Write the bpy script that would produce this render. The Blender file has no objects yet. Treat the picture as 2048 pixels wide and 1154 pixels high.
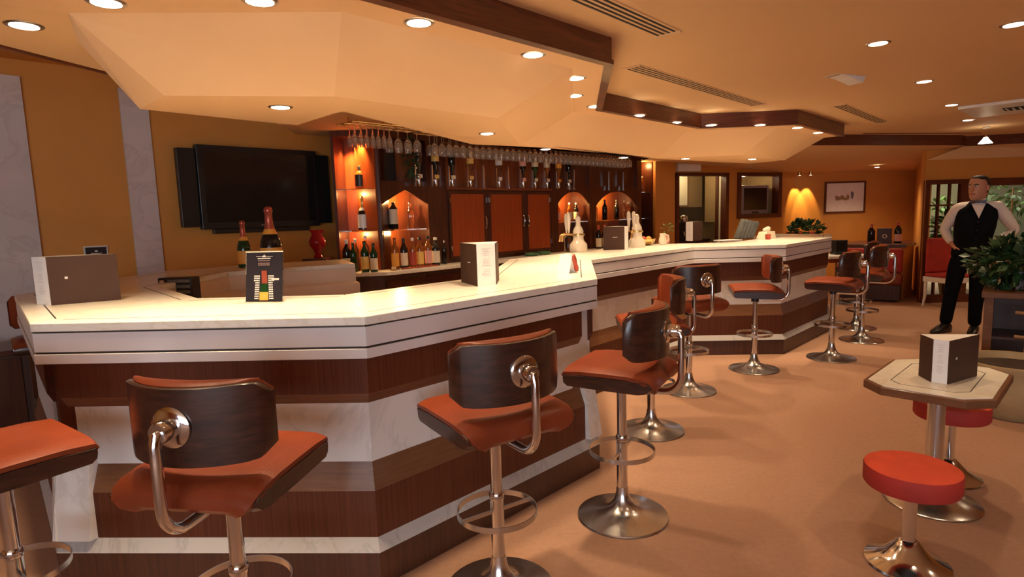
import bpy, bmesh, math, random
from math import sin, cos, pi, radians, hypot, atan2
from mathutils import Vector, Matrix, Euler
random.seed(7)
S = bpy.context.scene
COL = S.collection

# ------------------------------------------------------------------ camera, world, daylight, exposure
EXPOSURE = 0.0
LAMP = (1.0, 0.73, 0.45)          # warm halogen downlights
POWER = 52.0
DAY = (0.78, 0.89, 1.0)
cam_d = bpy.data.cameras.new('camera')
cam = bpy.data.objects.new('camera', cam_d)
COL.objects.link(cam)
cam_d.sensor_width = 36.0
cam_d.lens = 1189.2 / 2048 * 36.0
cam_d.clip_start = 0.05
_p, _r = 0.1216, -0.0308
_f = Vector((0, cos(_p), -sin(_p))); _u = Vector((0, sin(_p), cos(_p))); _x = Vector((1, 0, 0))
_x2 = cos(_r) * _x + sin(_r) * _u; _u2 = -sin(_r) * _x + cos(_r) * _u
cam.matrix_world = Matrix(((_x2.x, _u2.x, -_f.x, 0), (_x2.y, _u2.y, -_f.y, 0), (_x2.z, _u2.z, -_f.z, 1.48), (0, 0, 0, 1)))
S.camera = cam
w = bpy.data.worlds.new('world'); S.world = w; w.use_nodes = True
w.node_tree.nodes['Background'].inputs[0].default_value = (0.55, 0.62, 0.72, 1)
w.node_tree.nodes['Background'].inputs[1].default_value = 0.25
def area(name, loc, rot, sx, sy, power, col):
    l = bpy.data.lights.new(name, 'AREA'); l.shape = 'RECTANGLE'; l.size = sx; l.size_y = sy
    l.energy = power; l.color = col
    o = bpy.data.objects.new(name, l); o.location = loc; o.rotation_euler = rot; COL.objects.link(o); return o
# daylight through the street windows behind the photographer
for i, x in enumerate((-2.6, -0.9, 0.8)):
    area('window_daylight', (x, -4.42, 1.45), (radians(90), 0, 0), 1.3, 1.7, 62, DAY)
# daylit conservatory beyond the glazed wall on the right
area('conservatory_daylight', (7.6, 11.4, 3.0), (0, 0, 0), 3.0, 3.0, 240, (1.0, 0.92, 0.75))
S.view_settings.view_transform = 'Standard'
S.view_settings.look = 'None'
S.view_settings.exposure = EXPOSURE
S.view_settings.gamma = 1.0
S.view_settings.use_curve_mapping = False

# ------------------------------------------------------------------ materials
MATS = {}
def new_mat(name):
    m = bpy.data.materials.new(name); m.use_nodes = True; MATS[name] = m
    return m, m.node_tree.nodes, m.node_tree.links, m.node_tree.nodes['Principled BSDF']
def rgb(c): return (c[0], c[1], c[2], 1)
def plain(name, col, rough=.5, metal=0.0, spec=.5, coat=0.0, noise=0.0, scale=8, bump=0.0, bscale=60):
    m, N, L, b = new_mat(name)
    b.inputs['Base Color'].default_value = rgb(col); b.inputs['Roughness'].default_value = rough
    b.inputs['Metallic'].default_value = metal; b.inputs['Specular IOR Level'].default_value = spec
    b.inputs['Coat Weight'].default_value = coat; b.inputs['Coat Roughness'].default_value = .08
    tc = N.new('ShaderNodeTexCoord')
    n = N.new('ShaderNodeTexNoise'); n.inputs['Scale'].default_value = scale; n.inputs['Detail'].default_value = 4
    L.new(tc.outputs['Object'], n.inputs['Vector'])
    r = N.new('ShaderNodeValToRGB'); k = noise
    r.color_ramp.elements[0].position = .3; r.color_ramp.elements[1].position = .7
    r.color_ramp.elements[0].color = rgb([c * (1 - k) for c in col]); r.color_ramp.elements[1].color = rgb([min(1, c * (1 + k)) for c in col])
    L.new(n.outputs['Fac'], r.inputs['Fac']); L.new(r.outputs['Color'], b.inputs['Base Color'])
    if bump:
        n2 = N.new('ShaderNodeTexNoise'); n2.inputs['Scale'].default_value = bscale; n2.inputs['Detail'].default_value = 3
        L.new(tc.outputs['Object'], n2.inputs['Vector'])
        bp = N.new('ShaderNodeBump'); bp.inputs['Strength'].default_value = bump; bp.inputs['Distance'].default_value = .01
        L.new(n2.outputs['Fac'], bp.inputs['Height']); L.new(bp.outputs['Normal'], b.inputs['Normal'])
    return m
def wood(name, dark, light, rough=.35, scale=(3, 3, 40), wdist=4.0, coat=.15):
    m, N, L, b = new_mat(name)
    tc = N.new('ShaderNodeTexCoord'); mp = N.new('ShaderNodeMapping'); mp.inputs['Scale'].default_value = scale
    L.new(tc.outputs['Object'], mp.inputs['Vector'])
    n = N.new('ShaderNodeTexNoise'); n.inputs['Scale'].default_value = 2.0; n.inputs['Detail'].default_value = 6; n.inputs['Distortion'].default_value = .6
    L.new(mp.outputs['Vector'], n.inputs['Vector'])
    r = N.new('ShaderNodeValToRGB'); r.color_ramp.elements[0].position = .32; r.color_ramp.elements[1].position = .68
    r.color_ramp.elements[0].color = rgb(dark); r.color_ramp.elements[1].color = rgb(light)
    L.new(n.outputs['Fac'], r.inputs['Fac']); L.new(r.outputs['Color'], b.inputs['Base Color'])
    b.inputs['Roughness'].default_value = rough; b.inputs['Coat Weight'].default_value = coat; b.inputs['Coat Roughness'].default_value = .15
    return m
def marble(name, base, vein, rough=.3, scale=2.2):
    m, N, L, b = new_mat(name)
    tc = N.new('ShaderNodeTexCoord')
    n = N.new('ShaderNodeTexNoise'); n.inputs['Scale'].default_value = scale; n.inputs['Detail'].default_value = 8; n.inputs['Roughness'].default_value = .62; n.inputs['Distortion'].default_value = 1.6
    L.new(tc.outputs['Object'], n.inputs['Vector'])
    r = N.new('ShaderNodeValToRGB'); e = r.color_ramp.elements
    e[0].position = .30; e[0].color = rgb(base); e[1].position = .75; e[1].color = rgb([c * .97 for c in base])
    a = e.new(.475); a.color = rgb([c * .96 for c in base]); a = e.new(.50); a.color = rgb(vein); a = e.new(.53); a.color = rgb(base)
    L.new(n.outputs['Fac'], r.inputs['Fac']); L.new(r.outputs['Color'], b.inputs['Base Color'])
    b.inputs['Roughness'].default_value = rough
    return m
def glassy(name, col, rough=.02, ior=1.45, trans=1.0):
    m, N, L, b = new_mat(name)
    b.inputs['Base Color'].default_value = rgb(col); b.inputs['Roughness'].default_value = rough
    b.inputs['Transmission Weight'].default_value = trans; b.inputs['IOR'].default_value = ior
    return m
def emit(name, col, strength):
    m, N, L, b = new_mat(name)
    b.inputs['Base Color'].default_value = rgb(col)
    b.inputs['Emission Color'].default_value = rgb(col); b.inputs['Emission Strength'].default_value = strength
    return m

ceiling_m = plain('ceiling_paint', (.80, .51, .26), .75, noise=.02, scale=1.2)
soffit_m = plain('canopy_paint', (.82, .52, .28), .7, noise=.02, scale=1.2)
wall_m = plain('ochre_wall_paint', (.66, .285, .055), .62, noise=.04, scale=3, bump=.05, bscale=180)
trim_m = wood('mahogany_trim', (.075, .016, .006), (.15, .036, .013), .38, (3, 3, 40))
cab_m = wood('mahogany_cabinet', (.16, .036, .010), (.27, .068, .02), .35, (14, 14, 1.2))
cabd_m = wood('dark_mahogany', (.055, .013, .006), (.10, .025, .010), .32, (14, 14, 1.2))
door_m = wood('cabinet_door_veneer', (.30, .048, .008), (.42, .072, .013), .4, (30, 30, 1.0))
bar_m = wood('bar_wood_panel', (.085, .023, .009), (.125, .036, .015), .5, (60, 60, 1.0), coat=.03)
ledge_m = wood('bar_wood_ledge', (.15, .062, .028), (.20, .088, .040), .4, (3, 3, 30))
toe_m = wood('toe_kick_wood', (.05, .016, .008), (.085, .028, .013), .45, (40, 40, 1.5))
marble_m = marble('white_marble', (.70, .67, .66), (.60, .575, .565), .32, 1.3)
plinth_m = marble('plinth_marble', (.50, .47, .45), (.40, .38, .37), .35, 2.0)
fascia_m = plain('fascia_marble', (.68, .65, .64), .35, noise=.03, scale=6)
top_m = marble('cream_marble_top', (.84, .80, .70), (.74, .68, .56), .28, 3.0)
pil_m = marble('grey_marble_pilaster', (.66, .57, .54), (.58, .49, .47), .12, 1.6)
cream_m = plain('cream_laminate', (.76, .62, .50), .4, noise=.03)
inlay_m = plain('dark_inlay', (.03, .022, .018), .5, noise=.1)
leather_m = plain('tan_leather', (.215, .042, .015), .36, noise=.12, scale=6, bump=.10, bscale=120, spec=.5)
ply_m = wood('stool_rosewood', (.022, .009, .006), (.062, .020, .011), .3, (6, 6, 30), coat=.3)
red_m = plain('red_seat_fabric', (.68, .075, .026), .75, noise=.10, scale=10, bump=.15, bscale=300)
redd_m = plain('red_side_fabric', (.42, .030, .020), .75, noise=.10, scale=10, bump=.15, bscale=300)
chrome_m = plain('chrome', (.74, .76, .79), .12, metal=1, noise=.03, scale=3)
brush_m = plain('brushed_steel', (.62, .62, .62), .24, metal=1, noise=.05, scale=3)
brass_m = plain('brass', (.72, .50, .22), .25, metal=1, noise=.05)
carpet_m = plain('tan_carpet', (.50, .285, .185), .95, noise=.05, scale=40, bump=.7, bscale=300, spec=.1)
black_m = plain('black_plastic', (.012, .012, .013), .35, noise=.1)
screen_m = plain('dark_screen', (.010, .011, .011), .14, noise=.1)
white_m = plain('white_plastic', (.80, .76, .70), .4, noise=.02)
slot_m = plain('vent_slot_dark', (.012, .009, .008), .8, noise=.1)
paper_m = plain('white_paper', (.86, .84, .82), .6, noise=.02)
brown_m = plain('menu_brown_card', (.082, .042, .028), .6, noise=.05, spec=.15)
lamp_m = emit('lamp_glow', (1.0, .86, .62), 9.0)
ceram_m = plain('cream_ceramic', (.84, .74, .58), .15, noise=.03, coat=.4)
greeng_m = glassy('green_bottle_glass', (.012, .055, .016), .05, trans=.25)
darkg_m = glassy('dark_bottle_glass', (.012, .010, .010), .05, trans=.1)
amber_m = glassy('amber_liquor_glass', (.72, .26, .05), .04, trans=.75)
clearg_m = glassy('clear_bottle_glass', (.90, .88, .84), .03)
wineg_m = glassy('drinking_glass', (.97, .95, .92), .03, trans=.93)
redg_m = glassy('red_vase_glass', (.50, .01, .02), .05, trans=.5)
shelf_m = glassy('shelf_glass', (.90, .93, .88), .05)
pane_m = glassy('window_pane_glass', (.96, .97, .95), .0, ior=1.02)
label_m = plain('cream_label', (.80, .70, .52), .6, noise=.04)
orange_m = plain('orange_label', (.80, .36, .05), .5, noise=.04)
yellow_m = plain('yellow_label', (.85, .58, .15), .5, noise=.04)
pinkl_m = plain('pink_label', (.80, .42, .36), .5, noise=.04)
foil_m = plain('copper_foil', (.45, .10, .06), .3, metal=.5, noise=.1)
gold_m = plain('gold_foil', (.75, .52, .20), .28, metal=.8, noise=.1)
capw_m = plain('white_cap', (.82, .80, .76), .35, noise=.02)
leaf_m = plain('dark_leaf', (.030, .075, .022), .4, noise=.5, scale=14)
leaf2_m = plain('bright_leaf', (.10, .20, .04), .45, noise=.4, scale=14)
petal_m = plain('white_petal', (.85, .80, .55), .5, noise=.05)
soil_m = plain('soil', (.05, .03, .02), .9, noise=.3)
pot_m = plain('beige_stoneware', (.42, .30, .15), .5, noise=.15, scale=5)
bamboo_m = wood('pale_bamboo', (.33, .17, .07), (.42, .23, .10), .45, (10, 10, 2))
skin_m = plain('skin', (.56, .27, .16), .5, noise=.06)
hair_m = plain('dark_hair', (.025, .016, .011), .6, noise=.3, scale=60)
shirt_m = plain('white_shirt_cotton', (.78, .70, .64), .8, noise=.05, bump=.2, bscale=20)
vest_m = plain('black_vest_wool', (.006, .007, .009), .85, noise=.2, spec=.08)
trouser_m = plain('black_trouser_wool', (.005, .006, .009), .85, noise=.2, spec=.08)
shoe_m = plain('black_shoe_leather', (.012, .010, .010), .3, noise=.1)
bow_m = plain('plum_bow_silk', (.035, .008, .010), .4, noise=.1)
kwall_m = plain('pantry_wall', (.45, .30, .13), .6, noise=.04)
kcab_m = plain('pantry_cream_cabinet', (.85, .78, .55), .35, noise=.02)
green_m = plain('green_ceramic', (.10, .22, .10), .25, noise=.1)
tvgrey_m = plain('grey_tv_plastic', (.36, .30, .27), .45, noise=.04)
greyc_m = plain('smoky_plastic', (.16, .17, .16), .25, noise=.2)
redp_m = plain('red_print', (.45, .06, .03), .5, noise=.1)
print_m = plain('pale_print', (.72, .68, .62), .6, noise=.04)
faint_m = plain('faint_grey_print', (.62, .58, .58), .6, noise=.04)
dim_m = plain('faint_print', (.32, .20, .18), .6, noise=.04)
blackp_m = plain('black_print_card', (.016, .014, .020), .35, noise=.1)
stone_m = plain('terrace_stone', (.52, .40, .26), .8, noise=.1, scale=2)
terr_m = plain('pale_terrace_wall', (.30, .27, .15), .8, noise=.08, scale=2)
acrylic_m = glassy('clear_acrylic', (.92, .90, .86), .02, ior=1.2)

for m_ in (bar_m, ledge_m, leather_m): m_.node_tree.nodes['Principled BSDF'].inputs['Specular IOR Level'].default_value = .22

# ------------------------------------------------------------------ mesh helpers
class MB:
    def __init__(s): s.v = []; s.f = []; s.m = Matrix.Identity(4)
    def at(s, loc=(0, 0, 0), rz=0, rx=0, ry=0):
        s.m = Matrix.Translation(loc) @ Euler((rx, ry, rz)).to_matrix().to_4x4(); return s
    def add(s, vs, fs):
        o = len(s.v); s.v += [tuple(s.m @ Vector(v)) for v in vs]; s.f += [tuple(i + o for i in f) for f in fs]; return s
    def box(s, x0, x1, y0, y1, z0, z1):
        return s.add([(x0, y0, z0), (x1, y0, z0), (x1, y1, z0), (x0, y1, z0), (x0, y0, z1), (x1, y0, z1), (x1, y1, z1), (x0, y1, z1)],
                     [(0, 3, 2, 1), (4, 5, 6, 7), (0, 1, 5, 4), (1, 2, 6, 5), (2, 3, 7, 6), (3, 0, 4, 7)])
    def prism(s, poly, z0, z1):
        a = sum(poly[i][0] * poly[(i + 1) % len(poly)][1] - poly[(i + 1) % len(poly)][0] * poly[i][1] for i in range(len(poly)))
        if a < 0: poly = poly[::-1]
        n = len(poly); V = [(p[0], p[1], z0) for p in poly] + [(p[0], p[1], z1) for p in poly]
        return s.add(V, [tuple(range(n))[::-1], tuple(range(n, 2 * n))] + [(i, (i + 1) % n, n + (i + 1) % n, n + i) for i in range(n)])
    def prism_y(s, poly, y0, y1):           # polygon in x,z extruded along y
        a = sum(poly[i][0] * poly[(i + 1) % len(poly)][1] - poly[(i + 1) % len(poly)][0] * poly[i][1] for i in range(len(poly)))
        if a < 0: poly = poly[::-1]
        n = len(poly); V = [(p[0], y0, p[1]) for p in poly] + [(p[0], y1, p[1]) for p in poly]
        return s.add(V, [tuple(range(n)), tuple(range(n, 2 * n))[::-1]] + [((i + 1) % n, i, n + i, n + (i + 1) % n) for i in range(n)])
    def lathe(s, prof, n=20, cap=True):     # profile (r,z)
        V = []; F = []
        for r, z in prof: V += [(r * cos(2 * pi * i / n), r * sin(2 * pi * i / n), z) for i in range(n)]
        for k in range(len(prof) - 1):
            for i in range(n): F.append((k * n + i, k * n + (i + 1) % n, (k + 1) * n + (i + 1) % n, (k + 1) * n + i))
        if cap:
            if prof[0][0] > 1e-4: F.append(tuple(range(n))[::-1])
            if prof[-1][0] > 1e-4: F.append(tuple(range((len(prof) - 1) * n, len(prof) * n)))
        return s.add(V, F)
    def cyl(s, r, z0, z1, n=20): return s.lathe([(r, z0), (r, z1)], n)
    def tube(s, pts, r, n=10, closed=False):
        P = [Vector(p) for p in pts]; V = []; F = []; m = len(P); up = Vector((0, 0, 1)); prev = None
        for k in range(m):
            if closed: t = P[(k + 1) % m] - P[k - 1]
            else: t = P[min(k + 1, m - 1)] - P[max(k - 1, 0)]
            t.normalize()
            if prev is None:
                a = up if abs(t.dot(up)) < .9 else Vector((1, 0, 0))
                nrm = (a - t * a.dot(t)).normalized()
            else:
                nrm = (prev - t * prev.dot(t)).normalized()
            prev = nrm; b = t.cross(nrm); rr = r[k] if isinstance(r, (list, tuple)) else r
            for i in range(n):
                a = 2 * pi * i / n; V.append(tuple(P[k] + nrm * (rr * cos(a)) + b * (rr * sin(a))))
        for k in range(m if closed else m - 1):
            for i in range(n): F.append((k * n + i, k * n + (i + 1) % n, ((k + 1) % m) * n + (i + 1) % n, ((k + 1) % m) * n + i))
        if not closed: F += [tuple(range(n))[::-1], tuple(range((m - 1) * n, m * n))]
        return s.add(V, F)
    def loft(s, rings):                     # rings: equal-length closed loops
        n = len(rings[0]); V = [p for r in rings for p in r]; F = []
        for k in range(len(rings) - 1):
            for i in range(n): F.append((k * n + i, k * n + (i + 1) % n, (k + 1) * n + (i + 1) % n, (k + 1) * n + i))
        F += [tuple(range(n))[::-1], tuple(range((len(rings) - 1) * n, len(rings) * n))]
        return s.add(V, F)
    def ball(s, c, r, n=12, m=8):
        rx, ry, rz = r if isinstance(r, (tuple, list)) else (r, r, r)
        V = []; F = []
        for k in range(1, m):
            for i in range(n): V.append((c[0] + rx * sin(pi * k / m) * cos(2 * pi * i / n), c[1] + ry * sin(pi * k / m) * sin(2 * pi * i / n), c[2] - rz * cos(pi * k / m)))
        b = len(V); V += [(c[0], c[1], c[2] - rz), (c[0], c[1], c[2] + rz)]
        for k in range(m - 2):
            for i in range(n): F.append((k * n + i, k * n + (i + 1) % n, (k + 1) * n + (i + 1) % n, (k + 1) * n + i))
        for i in range(n): F += [(b, (i + 1) % n, i), (b + 1, (m - 2) * n + i, (m - 2) * n + (i + 1) % n)]
        return s.add(V, F)
    def quad(s, a, b, c, d): return s.add([a, b, c, d], [(0, 1, 2, 3)])
    def mesh(s, name, mat, smooth=False):
        me = bpy.data.meshes.new(name); me.from_pydata(s.v, [], s.f); me.materials.append(mat)
        bm = bmesh.new(); bm.from_mesh(me); bmesh.ops.recalc_face_normals(bm, faces=bm.faces); bm.to_mesh(me); bm.free()
        if smooth:
            for p in me.polygons: p.use_smooth = True
            me.set_sharp_from_angle(angle=radians(42))
        me.update(); return me
    def build(s, name, mat, parent=None, smooth=False, bevel=0, label=None, subdiv=0):
        o = bpy.data.objects.new(name, s.mesh(name, mat, smooth)); COL.objects.link(o)
        if parent: o.parent = parent
        if bevel:
            b = o.modifiers.new('bevel', 'BEVEL'); b.width = bevel; b.segments = 2; b.limit_method = 'ANGLE'; b.angle_limit = radians(35)
        if subdiv:
            b = o.modifiers.new('subdivision', 'SUBSURF'); b.levels = subdiv; b.render_levels = subdiv
        if label: o['label'] = label
        return o
def tag(o, label, cat, group=None, kind=None):
    o['label'] = label; o['category'] = cat
    if group: o['group'] = group
    if kind: o['kind'] = kind
    return o
def thing(name, label, cat, loc=(0, 0, 0), rz=0, group=None):
    o = bpy.data.objects.new(name, None); COL.objects.link(o); o.location = loc; o.rotation_euler = (0, 0, rz); o.empty_display_size = .1
    return tag(o, label, cat, group)
def struct(name, mb, mat, parent=None, smooth=False, label=None):
    o = mb.build(name, mat, parent, smooth)
    if not parent: o['kind'] = 'structure'
    if label: o['label'] = label
    return o
def dup(root, loc, rz=0, label=None, group=None):
    r = root.copy(); COL.objects.link(r); r.location = loc; r.rotation_euler = (0, 0, rz)
    if label: r['label'] = label
    if group: r['group'] = group
    for ch in list(root.children):
        c = ch.copy(); COL.objects.link(c); c.parent = r
        for g in list(ch.children):
            d = g.copy(); COL.objects.link(d); d.parent = c
    return r
def light_child(parent, kind, loc, power, col, size=.03, spot=None, rot=None, blend=.9):
    l = bpy.data.lights.new('lamp_light', kind); l.energy = power; l.color = col; l.shadow_soft_size = size
    if kind == 'SPOT': l.spot_size = spot; l.spot_blend = blend
    o = bpy.data.objects.new('lamp_light', l); COL.objects.link(o); o.location = loc
    if rot: o.rotation_euler = rot
    if parent: o.parent = parent
    return o

# ------------------------------------------------------------------ plan of the bar (outer slab edge)
PATH = [(-1.62, 5.72), (-2.42, 5.36), (-2.88, 4.9), (-2.88, 3.42), (-1.913, 2.327), (-.567, 2.254), (.482, 3.328), (.637, 4.73), (1.838, 5.973), (2.74, 5.913), (3.772, 6.986), (4.2, 7.8), (3.75, 8.35)]
def offset(path, o):
    n = len(path); out = []
    nr = []
    for i in range(n - 1):
        dx, dy = path[i + 1][0] - path[i][0], path[i + 1][1] - path[i][1]; l = hypot(dx, dy); nr.append((-dy / l, dx / l))
    for i in range(n):
        if i == 0: a = nr[0]; k = 1
        elif i == n - 1: a = nr[-1]; k = 1
        else:
            a = (nr[i - 1][0] + nr[i][0], nr[i - 1][1] + nr[i][1]); l = hypot(*a); a = (a[0] / l, a[1] / l)
            k = 1 / (a[0] * nr[i][0] + a[1] * nr[i][1])
        out.append((path[i][0] + a[0] * o * k, path[i][1] + a[1] * o * k))
    return out
def lerp2(a, b, t): return (a[0] + (b[0] - a[0]) * t, a[1] + (b[1] - a[1]) * t)
def toward(a, b, d):
    l = hypot(b[0] - a[0], b[1] - a[1]); return lerp2(a, b, d / l)

# ------------------------------------------------------------------ room shell
mb = MB(); mb.box(-7, 11, -5, 14, -.12, 0); struct('floor', mb, carpet_m)
mb = MB(); mb.prism([(-2.42, -4.5), (9.6, -4.5), (9.6, 8.9), (7.6, 11.2), (7.6, 13.4), (1.5, 13.4), (-2.25, 6.75), (-1.93, 3.45), (-2.3, 2.0)], 2.4, 2.52); struct('ceiling', mb, ceiling_m)
mb = MB(); mb.prism([(-2.37, 1.75), (-2.02, 3.2), (-1.55, 3.2), (-1.55, 1.75)], 2.272, 2.4); struct('ceiling', mb, ceiling_m)
mb = MB(); mb.prism([(-6.9, -4.5), (-2.3, -4.5), (-2.3, 2.0), (-1.93, 3.45), (-2.2, 6.8), (-6.9, 6.8)], 2.8, 2.9); struct('ceiling', mb, wall_m)
mb = MB(); mb.prism([(-2.375, 1.75), (-2.02, 3.22), (-2.035, 3.22), (-2.39, 1.75)], 2.262, 2.42); struct('trim_1', mb, trim_m)
A44 = radians(44.3); RZW = pi / 2 - A44           # walls that run with the bar
TV0 = (-2.62, 6.0)
def wl(p0, s, d=0, ang=A44):                       # along-wall distance s, d metres in front of the wall
    return (p0[0] + s * sin(ang) + d * cos(ang), p0[1] + s * cos(ang) - d * sin(ang))
mb = MB(); a = wl(TV0, -4.2); b = wl(TV0, 7.0); mb.prism([a, b, wl(TV0, 7.0, -.2), wl(TV0, -4.2, -.2)], 0, 2.85); struct('wall_left', mb, wall_m)
mb = MB()
for (s0, s1) in ((-2.0, -1.666), (-1.012, -.796)):
    t = MB(); t.prism([wl(TV0, s0, .025), wl(TV0, s1, .025), wl(TV0, s1, -.03), wl(TV0, s0, -.03)], 0, 2.67); struct('trim_2', t, pil_m)
mb = MB(); mb.box(-6.9, -6.7, -4.5, 4, 0, 2.85); struct('wall_side', mb, wall_m)
# street windows behind the photographer
mb = MB()
xs = [(-6.9, -3.3), (-1.9, -1.6), (-.2, .1), (1.5, 9.6)]
for a, b in xs: mb.box(a, b, -4.6, -4.4, 0, 2.85)
mb.box(-3.3, 1.5, -4.6, -4.4, 0, .55); mb.box(-3.3, 1.5, -4.6, -4.4, 2.35, 2.85); struct('wall_rear', mb, wall_m)
mb = MB(); mb.box(9.4, 9.6, -4.5, 8.7, 0, 2.5); struct('wall_right', mb, wall_m)
# far walls
DW0, DA = (2.87, 10.2), radians(66)
def dw(s, d=0): return wl(DW0, s, d, DA)
def wall_piece(mb, f, s0, s1, z0, z1, th=.16): mb.prism([f(s0), f(s1), f(s1, -th), f(s0, -th)], z0, z1)
mb = MB()
wall_piece(mb, dw, -.47, -.07, 0, 2.4); wall_piece(mb, dw, -.07, 1.1, 2.11, 2.4); wall_piece(mb, dw, 1.1, 1.31, 0, 2.4)
wall_piece(mb, dw, 1.31, 2.38, 2.12, 2.4); wall_piece(mb, dw, 1.31, 2.38, 0, 1.31); wall_piece(mb, dw, 2.38, 2.75, 0, 2.4)
struct('wall_back', mb, wall_m)
FW0, FA_ = (5.36, 11.31), radians(93)
def fw(s, d=0): return wl(FW0, s, d, FA_)
mb = MB(); wall_piece(mb, fw, 0, 2.4, 0, 2.4); struct('wall_far', mb, wall_m)
WW0 = (6.12, 8.8)
def ww(s, d=0): return wl(WW0, s, d, FA_)
mb = MB(); wall_piece(mb, ww, -.02, 3.5, 1.81, 2.4, .12); struct('wall_glazed', mb, wall_m)
mb = MB(); mb.prism([(6.09, 8.80), (6.19, 8.80), (7.75, 11.3), (7.62, 11.3)], 0, 2.4); struct('wall_return', mb, wall_m)
# pilaster beside the back bar
mb = MB(); wall_piece(mb, lambda s, d=0: dw(s, d + .06), -.52, -.12, 0, 2.4, .06); struct('trim_3', mb, wall_m)
mb = MB(); wall_piece(mb, lambda s, d=0: dw(s, d + .012), 1.1, 1.31, 0, .1, .012); struct('baseboard_back', mb, trim_m)

# ------------------------------------------------------------------ canopy over the bar
CP = PATH[4:11]
o_tr0, o_tr1 = offset(CP, -.09), offset(CP, -.065)
o_band, o_low = offset(CP, .12), offset(CP, .56)
def widen(l):                       # the front edge of the canopy stands out beyond the bar on the near run
    q = list(l); q[1] = (q[1][0] - .698 * .30, q[1][1] - .716 * .30); q[0] = (-2.05, q[1][1] + .03); return q
o_tr0, o_tr1 = widen(o_tr0), widen(o_tr1)
rear = [(-1.78, 2.98), (-1.25, 3.62), (-.86, 3.20), (-.28, 4.80), (.44, 5.28), (1.60, 6.60), (3.1, 7.75)]
can = MB()
n = len(CP)
# own left end: facet parallel to the left return of the bar
bandL = (-1.60, 2.30); bandL2 = (-1.80, 2.62); lowL = (-1.50, 2.70); lowL2 = (-1.75, 2.96)
o_band[0] = bandL; o_low[0] = lowL
V = []; F = []
def vv(p, z): V.append((p[0], p[1], z)); return len(V) - 1
top_o = [vv(p, 2.27) for p in o_tr1]; top_b = [vv(p, 2.27) for p in o_band]; lo = [vv(p, 2.05) for p in o_low]; rr = [vv(p, 2.05) for p in rear]
ru = [vv(p, 2.41) for p in rear]
for i in range(n - 1):
    F.append((top_o[i], top_o[i + 1], top_b[i + 1], top_b[i])); F.append((top_b[i], top_b[i + 1], lo[i + 1], lo[i])); F.append((lo[i], lo[i + 1], rr[i + 1], rr[i])); F.append((rr[i], rr[i + 1], ru[i + 1], ru[i]))
b2 = vv(bandL2, 2.27); l2 = rr[0]
F.append((top_b[0], b2, l2, lo[0])); 
b2u = vv(bandL2, 2.41); F.append((b2, b2u, ru[0], rr[0]))
e1 = vv(o_tr1[-1], 2.41)
F.append((top_o[-1], top_b[-1], lo[-1], rr[-1], ru[-1], e1))
can.add(V, F); struct('trim_4', can, soffit_m)
mb = MB()
ti = widen(offset(CP, -.045))
for i in range(n - 1):
    mb.prism([o_tr0[i], o_tr0[i + 1], ti[i + 1], ti[i]], 2.275, 2.40)
mbt = MB(); lip0, lip1 = widen(offset(CP, -.10)), widen(offset(CP, -.05))
for i in range(n - 1): mbt.prism([lip0[i], lip0[i + 1], lip1[i + 1], lip1[i]], 2.262, 2.285)
struct('trim_5', mb, trim_m); struct('trim_6', mbt, trim_m)
# far soffit with its own wooden edge
T = [(2.2, 7.6), (3.75, 7.8), (6.3, 8.45), (6.5, 8.63), (9.4, 7.9)]
mb = MB()
Tb = [(2.2, 10.35), (5.3, 11.4), (7.6, 11.3), (7.6, 11.3), (9.4, 8.75)]
mb.add([(p[0], p[1], 2.27) for p in T] + [(2.2, 10.35, 2.32), (5.36, 11.31, 2.12), (7.62, 11.2, 2.08), (6.10, 8.8, 2.10), (9.4, 8.6, 2.10)],
       [(0, 1, 6, 5), (1, 2, 7, 6), (2, 3, 8, 7), (3, 4, 9, 8)])
struct('trim_7', mb, ceiling_m)
mb = MB()
for i in range(len(T) - 1):
    dx, dy = T[i + 1][0] - T[i][0], T[i + 1][1] - T[i][1]; l = hypot(dx, dy); nx, ny = dy / l * .03, -dx / l * .03
    mb.prism([T[i], T[i + 1], (T[i + 1][0] + nx, T[i + 1][1] + ny), (T[i][0] + nx, T[i][1] + ny)], 2.265, 2.40)
struct('trim_8', mb, trim_m)
mb = MB(); mb.prism([(4.61, 7.86), (6.4, 8.2), (6.4, 8.22), (4.61, 7.88)], 2.393, 2.402); struct('trim_9', mb, trim_m)

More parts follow.
